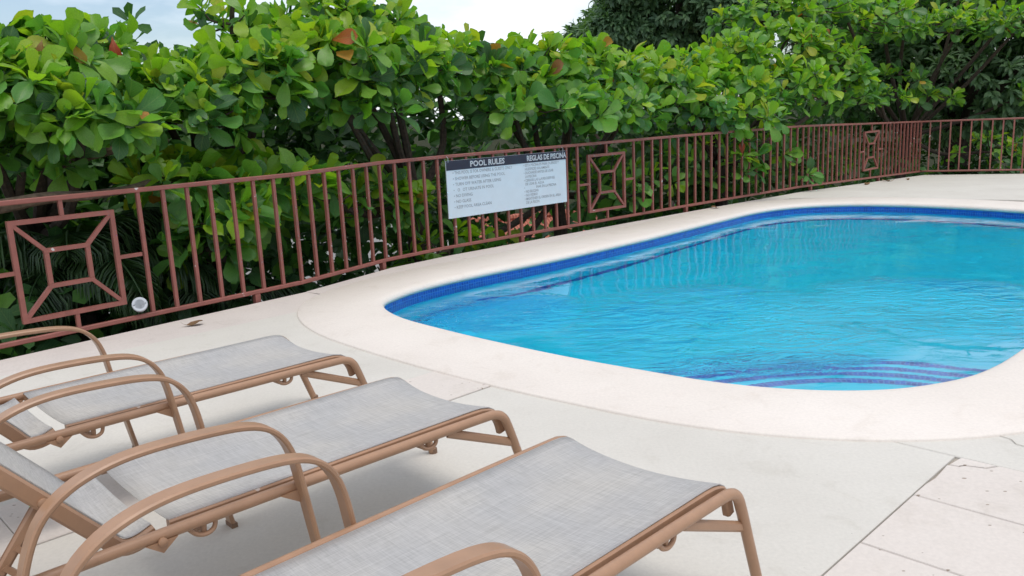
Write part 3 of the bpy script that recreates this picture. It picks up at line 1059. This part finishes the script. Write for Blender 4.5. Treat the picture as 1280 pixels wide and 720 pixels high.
l1 = make_lounger(50)
l2 = copy_tree(l1)
l3 = make_lounger(3)
for o, loc, ang, lab in ((l1, (-0.325, 3.225, 0), -137.0, 'tan framed grey sling lounger in the middle of the row of three'),
                         (l2, (-1.055, 4.065, 0), -136.6, 'tan framed grey sling lounger nearest the railing, farthest back in the row'),
                         (l3, (0.36, 2.465, 0), -135.2, 'tan framed grey sling lounger in front, closest to the camera')):
    o.location = loc
    o.rotation_euler = (0, 0, R_(ang))
    o['label'] = lab

# ------------------------------------------------------------------ leaves and trees
def leaf_template(kind):
    """obovate sea almond leaf, base at origin, growing along +X, face up +Z; returns verts, faces, uvs"""
    rows = [0.0, 0.08, 0.25, 0.45, 0.64, 0.80, 0.92, 1.0]
    wid = [[0.022, 0.03, 0.10, 0.19, 0.265, 0.275, 0.18, 0.02], [0.02, 0.028, 0.08, 0.16, 0.22, 0.235, 0.16, 0.015],
           [0.022, 0.03, 0.115, 0.21, 0.285, 0.27, 0.15, 0.02], [0.02, 0.028, 0.09, 0.165, 0.235, 0.25, 0.19, 0.03],
           [0.022, 0.03, 0.10, 0.20, 0.25, 0.24, 0.13, 0.012], [0.02, 0.03, 0.075, 0.15, 0.22, 0.26, 0.21, 0.02]][kind]
    cols = (-1.0, -0.5, 0.0, 0.5, 1.0)
    vs, uv, fs = [], [], []
    bend = (0.16, 0.42, 0.02, 0.28, 0.55, -0.12)[kind]
    fold = (0.30, 0.15, 0.55, 0.05, 0.40, 0.22)[kind]
    wav = (0.014, 0.035, 0.022, 0.045, 0.03, 0.05)[kind]
    skew = (0.0, 0.05, -0.06, 0.07, -0.03, 0.04)[kind]
    for t, w in zip(rows, wid):
        for c in cols:
            x = t - (0.03 * abs(c) if t > 0.95 else 0)
            y = c * w + skew * t * t
            z = -bend * t * t + 0.12 * t + abs(c) * w * fold + wav * math.sin(9 * t + 2.0 * kind + 3 * c) * abs(c)
            vs.append((x, y, z)); uv.append((0.5 + 0.5 * c * (w / 0.285), t))
    n = len(cols)
    for i in range(len(rows) - 1):
        for j in range(n - 1):
            fs.append((i*n + j, (i+1)*n + j, (i+1)*n + j + 1, i*n + j + 1))
    return np.array(vs), fs, np.array(uv)
def leaf_simple(w=0.27, bend=0.2):
    vs = [(0, 0, 0), (0.45, -w * 0.75, 0.06), (0.45, 0, 0.0), (0.45, w * 0.75, 0.06), (0.8, -w, -0.03), (0.8, 0, -0.07), (0.8, w, -0.03), (1, 0, -bend)]
    fs = [(0, 1, 2), (0, 2, 3), (1, 4, 5, 2), (2, 5, 6, 3), (4, 7, 5), (5, 7, 6)]
    return np.array(vs), fs, np.array([(0.5 + v[1] / w / 2, v[0]) for v in vs])
TEMPL = [leaf_template(k) for k in range(6)]
TEMPL_S = [leaf_simple(0.27, 0.2), leaf_simple(0.25, 0.05)]
LANCE = [leaf_simple(0.13, 0.25)]

def mesh_np(name, V_, F_flat, sizes, mats, midx, uv=None):
    me = bpy.data.meshes.new(name)
    me.vertices.add(len(V_))
    me.vertices.foreach_set('co', V_.astype(np.float32).ravel())
    me.loops.add(len(F_flat))
    me.loops.foreach_set('vertex_index', F_flat.astype(np.int32))
    me.polygons.add(len(sizes))
    st = np.concatenate([[0], np.cumsum(sizes)[:-1]]).astype(np.int32)
    me.polygons.foreach_set('loop_start', st)
    for m in mats:
        me.materials.append(m)
    me.polygons.foreach_set('material_index', midx.astype(np.int32))
    me.polygons.foreach_set('use_smooth', np.ones(len(sizes), bool))
    if uv is not None:
        u = me.uv_layers.new(name='UVMap')
        u.data.foreach_set('uv', uv[F_flat].astype(np.float32).ravel())
    me.update(calc_edges=True)
    me.validate()
    return me

def leaves_mesh(name, leaves, templ, mats):
    """leaves: list of (pos, X, Y, Z, length, template, material)"""
    Vs, Fs, Sz, Mi, Uv = [], [], [], [], []
    off = 0
    for (pos, X, Y, Z, L, k, mi) in leaves:
        tv, tf, tu = templ[k % len(templ)]
        Vs.append(pos + (tv[:, :1] * X + tv[:, 1:2] * Y + tv[:, 2:3] * Z) * L)
        Uv.append(tu)
        for q in tf:
            Fs.extend([i + off for i in q]); Sz.append(len(q)); Mi.append(mi)
        off += len(tv)
    return mesh_np(name, np.concatenate(Vs), np.array(Fs), np.array(Sz), mats, np.array(Mi), np.concatenate(Uv))

LEAF_MATS = [M['leaf_young'], M['leaf_mature'], M['leaf_old_shaded'], M['leaf_red']]
leaf_data = {}
for k in range(6):
    for mi in range(4):
        tv, tf, tu = TEMPL[k]
        sz = np.array([len(q) for q in tf])
        leaf_data[(k, mi)] = mesh_np('leaf', tv, np.array([i for q in tf for i in q]), sz, [LEAF_MATS[mi]], np.zeros(len(sz)), tu)

def rosette(pos, axis, L, n, young, out, open_=1.0):
    axis = unit(axis)
    ref = V(0, 0, 1) if abs(axis[2]) < 0.9 else V(1, 0, 0)
    a = unit(np.cross(axis, ref)); b = np.cross(axis, a)
    ph0 = rng.random() * 6.28
    for i in range(n):
        t = i / max(1, n - 1)                       # 0 = inner young leaf, 1 = outer old leaf
        ph = ph0 + i * 2.39996 + rng.normal(0, 0.15)
        el = R_(22 + 78 * t ** 0.8 * open_) + rng.normal(0, 0.24)
        rad = a * math.cos(ph) + b * math.sin(ph)
        X = unit(math.cos(el) * axis + math.sin(el) * rad + V(0, 0, -0.12 * t))
        Zn = unit(math.sin(el) * axis - math.cos(el) * rad)
        Zn = unit(Zn - X * (Zn @ X))
        Y = np.cross(Zn, X)
        tw = rng.normal(0, 0.42)
        Y, Zn = Y * math.cos(tw) + Zn * math.sin(tw), Zn * math.cos(tw) - Y * math.sin(tw)
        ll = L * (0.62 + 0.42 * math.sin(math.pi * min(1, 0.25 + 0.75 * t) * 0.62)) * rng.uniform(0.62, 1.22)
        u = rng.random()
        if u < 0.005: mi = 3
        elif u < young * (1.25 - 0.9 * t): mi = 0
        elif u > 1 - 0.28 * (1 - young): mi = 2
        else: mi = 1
        out.append((pos + X * 0.03, X, Y, Zn, ll, int(rng.integers(0, 6)), mi))

def fence_y(px):
    xs = [-100, 0, 100, 200, 300, 400, 500, 600, 700, 800, 900, 1000, 1100, 1160, 1280]
    ys = [5.0, 5.7, 6.1, 6.75, 7.2, 7.9, 8.95, 9.75, 10.5, 11.6, 12.8, 14.2, 16.8, 18.4, 17.6]
    return float(np.interp(px, xs, ys))

def visible_score(leaves):
    """projected size of each leaf that is not hidden by other leaves of the list (coarse depth grid)"""
    P = np.array([l[0] + l[1] * l[4] * 0.5 for l in leaves])
    L = np.array([l[4] for l in leaves]); Nn = np.array([l[3] for l in leaves])
    x, y, d = project(P)
    size = (L * FPX / np.maximum(d, 0.1)) ** 2 * (0.25 + np.abs(np.sum(Nn * (P - CAM), axis=1)) / np.linalg.norm(P - CAM, axis=1))
    gx, gy = (x // 9).astype(int), (y // 9).astype(int)
    best = {}
    for i in range(len(leaves)):
        for k in ((gx[i], gy[i]),):
            if d[i] < best.get(k, 1e9): best[k] = d[i]
    vis = np.array([d[i] <= best[(gx[i], gy[i])] + 0.06 for i in range(len(leaves))])
    inside = (x > 0) & (x < 1280) & (y > 0) & (y < 560)
    return size * vis * inside

def almond_tree(name, label, base_px, base_dy, clumps, lean=0.0, boughs=(), reds=()):
    """clumps: (px, py, metres behind the fence, rx px, ry px, rosettes, young share, leaf length)"""
    by = fence_y(base_px) + base_dy
    bp = at_depth(base_px, 330, by)
    gz = ground_z(bp[0], bp[1]) - 0.15
    root = empty(name, (bp[0], bp[1], gz))
    off = V(bp[0], bp[1], gz)
    leaves, inner_leaves, twigs = [], [], MB()
    centres = []
    for (px, py, dy, rx, ry, nr, young, L) in clumps:
        y = fence_y(px) + dy
        c = at_depth(px, py, y)
        sc = y / FPX
        ax, az = rx * sc, ry * sc
        ay = max(0.35, ax * 0.75)
        centres.append((c, ax, az))
        for k in range(nr):
            while True:
                u = rng.normal(size=3); u = unit(u)
                if u[2] > -0.55 and (u[1] < 0.45 or rng.random() < 0.3): break
            rr = rng.uniform(0.62, 1.08)
            p = c + V(u[0] * ax, u[1] * ay, u[2] * az) * rr
            axis = unit(V(u[0] * 0.8, u[1] * 0.8, u[2] * 0.5) + V(0, -0.12, 0.75) + rng.normal(0, 0.22, 3))
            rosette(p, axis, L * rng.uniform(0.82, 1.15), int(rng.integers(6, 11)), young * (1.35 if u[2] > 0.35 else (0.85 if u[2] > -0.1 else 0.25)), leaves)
            if rr > 0.75 and rng.random() < 0.75:
                m_ = c + (p - c) * 0.45 + rng.normal(0, 0.05, 3)
                twigs.tube([m_ - off, (m_ + p) / 2 - off + V(0, 0, -0.04), p - off + axis * 0.04], [0.014, 0.010, 0.006], 5, cap=False)
    for (a_, b_, d_) in reds:          # a few leaves turning red before they drop
        p = at_depth(a_, b_, fence_y(a_) + d_)
        X = unit(V(rng.normal(0, .5), -0.3, -0.8)); Zn = unit(np.cross(X, V(1, 0.2, 0))); Y = np.cross(Zn, X)
        leaves.append((p, X, Y, Zn, 0.2, int(rng.integers(0, 6)), 3))
    # trunk and limbs
    cz = np.mean([c for c, _, _ in centres], axis=0)
    fork = V(bp[0] + lean, bp[1] + 0.15, min(0.55, cz[2] - 0.9))
    tp = spline([V(bp[0], bp[1], gz), V(bp[0] + lean * 0.2 + 0.06, bp[1], gz * 0.5), fork], 5)
    mb = MB(); mb.tube([p - off for p in tp], list(np.linspace(0.15, 0.10, len(tp))), 10)
    mb.build('trunk', M['bark'], root)
    for (c, ax, az) in centres:
        mid = fork * 0.45 + c * 0.55 + V(0, 0.1, -0.15) + rng.normal(0, 0.07, 3)
        lp = spline([fork, mid, c, c + (c - fork) * 0.12], 4)
        mb = MB(); mb.tube([p - off for p in lp], list(np.linspace(0.06, 0.014, len(lp))), 7)
        mb.build('limb', M['bark'], root)
    for pts in boughs:
        bp_ = spline([at_depth(a, b, fence_y(a) + d_) for a, b, d_ in pts], 5)
        mb = MB(); mb.tube([p - off for p in bp_], list(np.linspace(0.062, 0.02, len(bp_))), 9)
        mb.build('bough', M['pale_bark'], root)
    if twigs.v:
        tag(twigs.build('twigs', M['bark'], root), kind='stuff')
    sc_ = visible_score(leaves)
    order = np.argsort(-sc_)
    chosen = [i for i in order[:300] if sc_[i] > 0]
    cs = set(int(i) for i in chosen)
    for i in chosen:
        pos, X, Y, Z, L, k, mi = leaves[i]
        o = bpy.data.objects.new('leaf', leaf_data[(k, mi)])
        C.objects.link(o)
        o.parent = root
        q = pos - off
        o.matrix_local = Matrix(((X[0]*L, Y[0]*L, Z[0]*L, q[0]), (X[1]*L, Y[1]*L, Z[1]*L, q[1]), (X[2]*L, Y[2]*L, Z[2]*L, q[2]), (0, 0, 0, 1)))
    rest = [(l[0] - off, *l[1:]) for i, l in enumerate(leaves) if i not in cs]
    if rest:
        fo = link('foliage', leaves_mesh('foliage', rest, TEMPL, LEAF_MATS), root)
        tag(fo, kind='stuff')
    tag(root, label, 'tree', 'sea almond trees behind the railing')
    return root

# (px, py, dy, rx, ry, rosettes, young, leaf length)
almond_tree('almond_tree', 'leafy almond tree at the left edge with a few red leaves on top', 40, 1.9, [
    (40, 74, 1.4, 80, 24, 34, 0.5, 0.26), (115, 66, 1.7, 45, 14, 13, 0.5, 0.25), (20, 130, 0.7, 80, 36, 36, 0.6, 0.28), (-40, 105, 1.0, 60, 50, 22, 0.4, 0.26),
    (105, 155, 0.6, 80, 32, 32, 0.6, 0.27), (60, 112, 1.6, 80, 34, 26, 0.35, 0.26), (30, 200, 1.0, 60, 22, 12, 0.15, 0.27), (140, 118, 1.5, 55, 28, 22, 0.45, 0.26)], boughs=[[(-90, 272, 0.5), (0, 258, 0.4), (60, 247, 0.38), (120, 243, 0.4), (185, 228, 0.6), (240, 190, 1.0)], [(70, 205, 1.5), (130, 190, 0.9), (210, 175, 0.7)]], reds=[(52, 50, 0.75), (25, 52, 0.8), (104, 43, 1.1), (140, 46, 1.2), (88, 52, 1.0)])
almond_tree('almond_tree', 'bushy almond tree left of centre with bright low leaves showing through balusters', 265, 2.0, [
    (195, 128, 1.1, 70, 34, 34, 0.6, 0.27), (235, 108, 1.6, 58, 26, 24, 0.55, 0.27), (300, 105, 1.1, 75, 44, 42, 0.7, 0.28), (290, 30, 1.9, 48, 22, 11, 0.5, 0.24), (340, 68, 1.7, 40, 34, 18, 0.65, 0.26),
    (240, 152, 0.9, 60, 24, 14, 0.35, 0.27), (215, 232, 0.75, 42, 18, 13, 0.7, 0.31), (275, 268, 0.7, 44, 44, 20, 0.6, 0.33), (265, 312, 0.65, 30, 20, 8, 0.5, 0.34), (330, 235, 0.8, 50, 20, 15, 0.55, 0.33)])
almond_tree('almond_tree', 'tall almond tree left of the sign, its crown against the sky', 505, 1.3, [
    (400, 85, 1.1, 80, 48, 44, 0.65, 0.29), (405, 32, 1.7, 58, 32, 26, 0.7, 0.27), (475, 88, 1.0, 75, 44, 42, 0.6, 0.29), (468, 36, 1.7, 46, 28, 20, 0.65, 0.27), (545, 86, 1.2, 60, 32, 32, 0.65, 0.28),
    (430, 138, 0.9, 70, 20, 13, 0.2, 0.29), (395, 244, 0.75, 50, 20, 16, 0.55, 0.33), (470, 260, 0.75, 45, 32, 16, 0.55, 0.33)], lean=0.2)
almond_tree('almond_tree', 'dense almond tree directly above the sign', 700, 2.2, [
    (600, 86, 1.2, 56, 32, 30, 0.65, 0.28), (665, 96, 1.2, 68, 34, 40, 0.65, 0.28), (640, 136, 0.8, 78, 30, 28, 0.35, 0.28), (725, 93, 1.5, 62, 28, 36, 0.65, 0.27), (715, 135, 0.8, 72, 32, 32, 0.4, 0.27),
    (790, 104, 1.5, 62, 28, 38, 0.65, 0.27), (780, 146, 0.6, 60, 24, 24, 0.45, 0.27), (760, 235, 0.9, 50, 36, 10, 0.25, 0.27), (830, 225, 0.9, 50, 36, 10, 0.25, 0.27), (560, 314, 0.6, 50, 20, 10, 0.8, 0.29), (650, 322, 1.0, 55, 14, 8, 0.5, 0.28)])
almond_tree('almond_tree', 'wide almond tree with yellowish crown right of centre, below the dark mango', 900, 2.3, [
    (850, 97, 1.8, 60, 26, 36, 0.7, 0.26), (855, 134, 0.8, 62, 28, 32, 0.5, 0.26), (915, 82, 2.0, 62, 30, 44, 0.7, 0.26), (915, 122, 1.0, 62, 30, 36, 0.6, 0.26), (975, 66, 2.0, 62, 36, 46, 0.7, 0.26),
    (975, 115, 0.9, 62, 32, 38, 0.65, 0.26), (1030, 90, 1.2, 56, 34, 38, 0.65, 0.26), (930, 150, 0.1, 48, 14, 12, 0.6, 0.27), (900, 210, 0.7, 45, 40, 15, 0.4, 0.26), (970, 200, 0.8, 45, 40, 13, 0.3, 0.26), (1045, 120, 0.9, 40, 20, 16, 0.5, 0.26)])
almond_tree('almond_tree', 'spreading almond tree at the far corner, its upper branch overhanging dark shade', 1110, 3.4, [
    (985, 18, 2.6, 90, 24, 46, 0.65, 0.26), (1060, 28, 1.8, 80, 24, 46, 0.6, 0.26), (1130, 38, 1.3, 75, 20, 42, 0.55, 0.26), (1200, 36, 1.1, 75, 18, 38, 0.5, 0.26), (1275, 32, 0.9, 60, 18, 26, 0.45, 0.26),
    (1100, -5, 2.6, 90, 20, 34, 0.4, 0.26), (1200, -8, 2.3, 90, 20, 34, 0.4, 0.26), (1290, -10, 2.0, 70, 20, 28, 0.4, 0.26),  # clumps added above the frame as a leaf roof against the sky
    (1100, 126, 0.5, 34, 9, 12, 0.45, 0.27), (1160, 126, 0.5, 34, 8, 10, 0.45, 0.27), (1125, 100, 1.2, 36, 9, 7, 0.2, 0.26), (1230, 190, 0.9, 45, 22, 12, 0.35, 0.25), (1278, 120, 2.2, 24, 12, 5, 0.2, 0.26)], lean=0.4)

# thicket behind the first row of trees: leaves coloured darker for shade, closing the view
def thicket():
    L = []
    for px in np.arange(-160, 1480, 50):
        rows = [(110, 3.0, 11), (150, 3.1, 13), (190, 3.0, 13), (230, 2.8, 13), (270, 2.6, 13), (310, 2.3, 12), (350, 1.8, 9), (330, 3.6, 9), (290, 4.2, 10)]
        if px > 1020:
            rows = [(py, dy + 2.8, n + 6) for (py, dy, n) in rows if py < 260] + [(70, 5.2, 18), (30, 4.6, 18), (-15, 3.6, 18), (-15, 5.0, 18), (-45, 4.0, 16), (10, 2.6, 10), (230, 2.0, 8), (215, 4, 10)]  # topmost rows: leaf roof added out of view to block the sky
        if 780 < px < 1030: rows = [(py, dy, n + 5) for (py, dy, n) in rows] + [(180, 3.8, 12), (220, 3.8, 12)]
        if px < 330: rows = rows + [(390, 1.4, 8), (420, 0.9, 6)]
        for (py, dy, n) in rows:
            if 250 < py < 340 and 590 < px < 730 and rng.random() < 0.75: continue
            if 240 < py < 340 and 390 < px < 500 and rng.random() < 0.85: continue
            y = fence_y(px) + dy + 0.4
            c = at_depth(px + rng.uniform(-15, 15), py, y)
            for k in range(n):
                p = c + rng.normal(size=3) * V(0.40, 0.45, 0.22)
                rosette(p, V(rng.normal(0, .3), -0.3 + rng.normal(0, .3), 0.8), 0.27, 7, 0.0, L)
    L = [l[:6] + (2 if rng.random() < 0.82 else 1,) for l in L]  # mostly the darkest leaf colour, standing in for the inner shade
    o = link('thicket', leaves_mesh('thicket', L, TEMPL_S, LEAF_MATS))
    tag(o, 'dark mass of leaves coloured for deep shade behind the almond trees, with an added roof', 'thicket', kind='stuff')
thicket()

# ------------------------------------------------------------------ mango trees beyond
def mango(label, px, py, y, rpx, rpy, n, L=0.34, nl=9):
    c = at_depth(px, py, y)
    sc = y / FPX
    gz = ground_z(c[0], c[1]) - 0.2
    root = empty('mango_tree', (c[0], c[1], gz))
    off = V(c[0], c[1], gz)
    R = V(rpx * sc, rpx * sc * 0.8, rpy * sc)
    lumps = [(c, R * 0.8)]
    for k in range(16):
        u = unit(rng.normal(size=3)); u[2] *= 0.9
        lumps.append((c + u * R * 0.72, R * rng.uniform(0.3, 0.45)))
    lv = []
    per = n // len(lumps)
    for (q, r) in lumps:
        for k in range(per):
            u = unit(rng.normal(size=3))
            if u[1] > 0.4 and rng.random() < 0.6: u[1] *= -1
            p = q + u * r * rng.uniform(0.75, 1.05)
            ax = unit(u + V(0, 0, 0.1))
            for i in range(nl):
                d = unit(ax + rng.normal(0, 0.75, 3) + V(0, 0, -0.45))
                s = unit(np.cross(d, unit(u + V(0, 0, 0.6)))); z = np.cross(s, d)
                lv.append((p - off, d, s, z, L * rng.uniform(0.7, 1.15), 0, 0))
    tp = [V(0, 0, 0), V(0.1, 0, (c[2] - gz) * 0.5), c - off]
    mb = MB(); mb.tube(tp, [0.35, 0.28, 0.14], 10)
    mb.build('trunk', M['bark'], root)
    for (q, r) in lumps[1:]:
        mb = MB(); mb.tube([tp[1], (tp[1] + q - off) / 2 + V(0, 0, 0.2), q - off], [0.14, 0.09, 0.04], 6)
        mb.build('limb', M['bark'], root)
    tag(link('crown', leaves_mesh('crown', lv, LANCE, [M['mango']]), root), kind='stuff')
    tag(root, label, 'tree', 'mango trees beyond the hedge')
mango('big dark mango tree rising behind the hedge at top centre right', 850, 5, 27, 118, 72, 4200)
mango('small distant mango tree between the open sky and the big mango', 738, 52, 33, 30, 22, 700, 0.36)
mango('very dark tree in the upper right corner behind the almond branches', 1200, 60, 23, 190, 120, 2600, 0.34)

# ------------------------------------------------------------------ palms behind the railing at left
def palm(label, px, py, y, fronds, seed, Lf=1.9, base_h=None):
    r = np.random.default_rng(seed)
    c = at_depth(px, py, y)
    gz = ground_z(c[0], c[1]) - 0.1
    root = empty('palm', (c[0], c[1], gz))
    off = V(c[0], c[1], gz)
    mb = MB(); mb.tube([V(0, 0, 0), V(0.04, 0, (c[2] - gz) * 0.6), c - off], [0.12, 0.09, 0.075], 9)
    mb.build('trunk', M['bark'], root)
    for (az, el, ln) in fronds:
        d = V(math.cos(az), math.sin(az), 0)
        pts = []
        nseg = 14
        p = c.copy(); e = el
        for i in range(nseg + 1):
            pts.append(p.copy())
            p = p + (d * math.cos(e) + V(0, 0, math.sin(e))) * ln / nseg
            e -= R_(7.5)
        mb = MB()
        mb.tube([q - off for q in pts], list(np.linspace(0.016, 0.004, nseg + 1)), 5, cap=False)
        fr = mb.build('frond', M['palm'], root)
        lv = []
        side = V(-d[1], d[0], 0)
        for i in range(1, nseg + 1):
            for sub in range(5):
                t = (i - 1 + sub / 5) / nseg
                q = pts[i - 1] + (pts[i] - pts[i - 1]) * sub / 5
                tan = unit(pts[i] - pts[i - 1])
                for s in (-1, 1):
                    dr = unit(side * s * 0.9 + tan * 0.55 + V(0, 0, -0.35 - 0.3 * r.random()) + r.normal(0, 0.06, 3))
                    sd_ = unit(np.cross(dr, V(0, 0, 1))); z = np.cross(sd_, dr)
                    lv.append((q - off, dr, sd_, z, 0.42 * math.sin(math.pi * (0.12 + 0.85 * t)) * r.uniform(0.85, 1.1) + 0.05, 0, 0))
        lo = link('leaflets', leaves_mesh('leaflets', lv, [leaf_simple(0.028, 0.35)], [M['palm']]), fr)
        tag(lo, kind='stuff')
    tag(root, label, 'palm', 'small palms below the terrace')
palm('small dark palm seen through the left square panel of the railing', 95, 330, 7.6,
     [(R_(a), R_(e), l) for a, e, l in ((-90, 25, 1.2), (-40, 35, 1.5), (10, 30, 1.6), (60, 45, 1.6), (110, 45, 1.6), (170, 35, 1.5), (-140, 30, 1.3), (-65, 60, 1.2), (-115, 62, 1.2), (35, 65, 1.3), (-15, 12, 1.3), (200, 15, 1.3))], 3)
palm('small dark palm behind the balusters right of the left square panel', 235, 400, 8.3,
     [(R_(a), R_(e), l) for a, e, l in ((-90, 40, 1.2), (-30, 45, 1.5), (30, 50, 1.5), (120, 55, 1.4), (180, 45, 1.5), (-140, 40, 1.4), (-60, 70, 1.2), (150, 20, 1.4), (0, 20, 1.4))], 9)
palm('palm with thin fronds peeping over the hedge at far left', 18, 95, 9.4,
     [(R_(a), R_(e), l) for a, e, l in ((-90, 80, 1.0), (0, 75, 1.0), (180, 70, 1.0), (90, 60, 1.0), (-30, 60, 1.0))], 17)

# ------------------------------------------------------------------ house below the slope
def house(label, loc, rz, roof='roof'):
    root = empty('house', loc, rz)
    mb = MB(); mb.box((0, 0, 0.7), (8.0, 6.0, 2.2)); mb.build('wall', M['wall'], root, smooth=False)
    mb = MB()
    z0, z1 = 1.75, 3.5
    mb.add([(-4.6, -3.6, z0), (4.6, -3.6, z0), (4.6, 3.6, z0), (-4.6, 3.6, z0), (-2.2, 0, z1), (2.2, 0, z1)],
           [(0, 1, 5, 4), (2, 3, 4, 5), (1, 2, 5), (3, 0, 4), (3, 2, 1, 0)])
    rf = mb.build('roof', M[roof], root, smooth=False)
    mb = MB(); mb.tube([(-2.2, 0, z1 + 0.03), (2.2, 0, z1 + 0.03)], 0.12, 8); mb.build('ridge_cap', M[roof], rf)
    for x in (-2.6, 2.4):
        mb = MB(); mb.box((x, -3.01, 0.85), (1.2, 0.06, 1.0)); w = mb.build('window', M['white'], root, smooth=False)
        mb = MB(); mb.box((x, -3.045, 0.85), (1.05, 0.02, 0.86)); mb.build('pane', M['dark'], w, smooth=False)
    mb = MB(); mb.box((0, -3.01, 0.65), (0.95, 0.06, 2.0)); dr = mb.build('door', M['wood'], root, smooth=False)
    mb = MB(); mb.box((0.36, -3.06, 0.6), (0.05, 0.05, 0.12)); mb.build('handle', M['white'], dr, smooth=False)
    tag(root, label, 'house', 'houses below the slope')
house('house with red tiled roof glimpsed below the sign through the railing', (0.6, 26.5, -5.2), R_(20))
house('pale house with light grey roof glimpsed through the balusters left of the sign', (-4.9, 21.5, -4.3), R_(-12), 'pale_roof')

# ------------------------------------------------------------------ fallen leaves on the terrace
DL = []
for (x, y, rz, L, z, lab) in ((-2.53, 6.39, 0.4, 0.17, 0.004, 'curled brown leaf on the terrace band near the left post'),
                        (3.08, 12.30, 2.2, 0.17, 0.020, 'curled brown leaf on the coping by the far bend of the railing'),
                        (6.73, 15.60, 0.9, 0.22, -0.069, 'dark brown leaf below the far square panel of the railing'),
                        (7.49, 16.39, 2.9, 0.24, -0.107, 'orange brown leaf right of the far square panel, nearer the corner'),
                        (8.04, 16.72, 1.2, 0.16, -0.126, 'smallest brown leaf, close to the far fence corner')):
    tv, tf, tu = leaf_template(1)
    vv = tv.copy()
    cx = vv[:, 0] - 0.5
    vv[:, 2] = 0.55 * cx ** 2 + 1.6 * vv[:, 1] ** 2 + 0.05 * np.sin(7 * cx + 9 * vv[:, 1])
    vv[:, 2] -= vv[:, 2].min()
    vv[:, 0] = cx
    vv *= L
    me = mesh_np('dead_leaf', vv, np.array([i for q in tf for i in q]), np.array([len(q) for q in tf]), [M['dry']], np.zeros(len(tf)), tu)
    o = link('dead_leaf', me)
    o.location = (x, y, z)
    o.rotation_euler = (0, 0, rz)
    tag(o, lab, 'leaf', 'fallen leaves on the terrace')
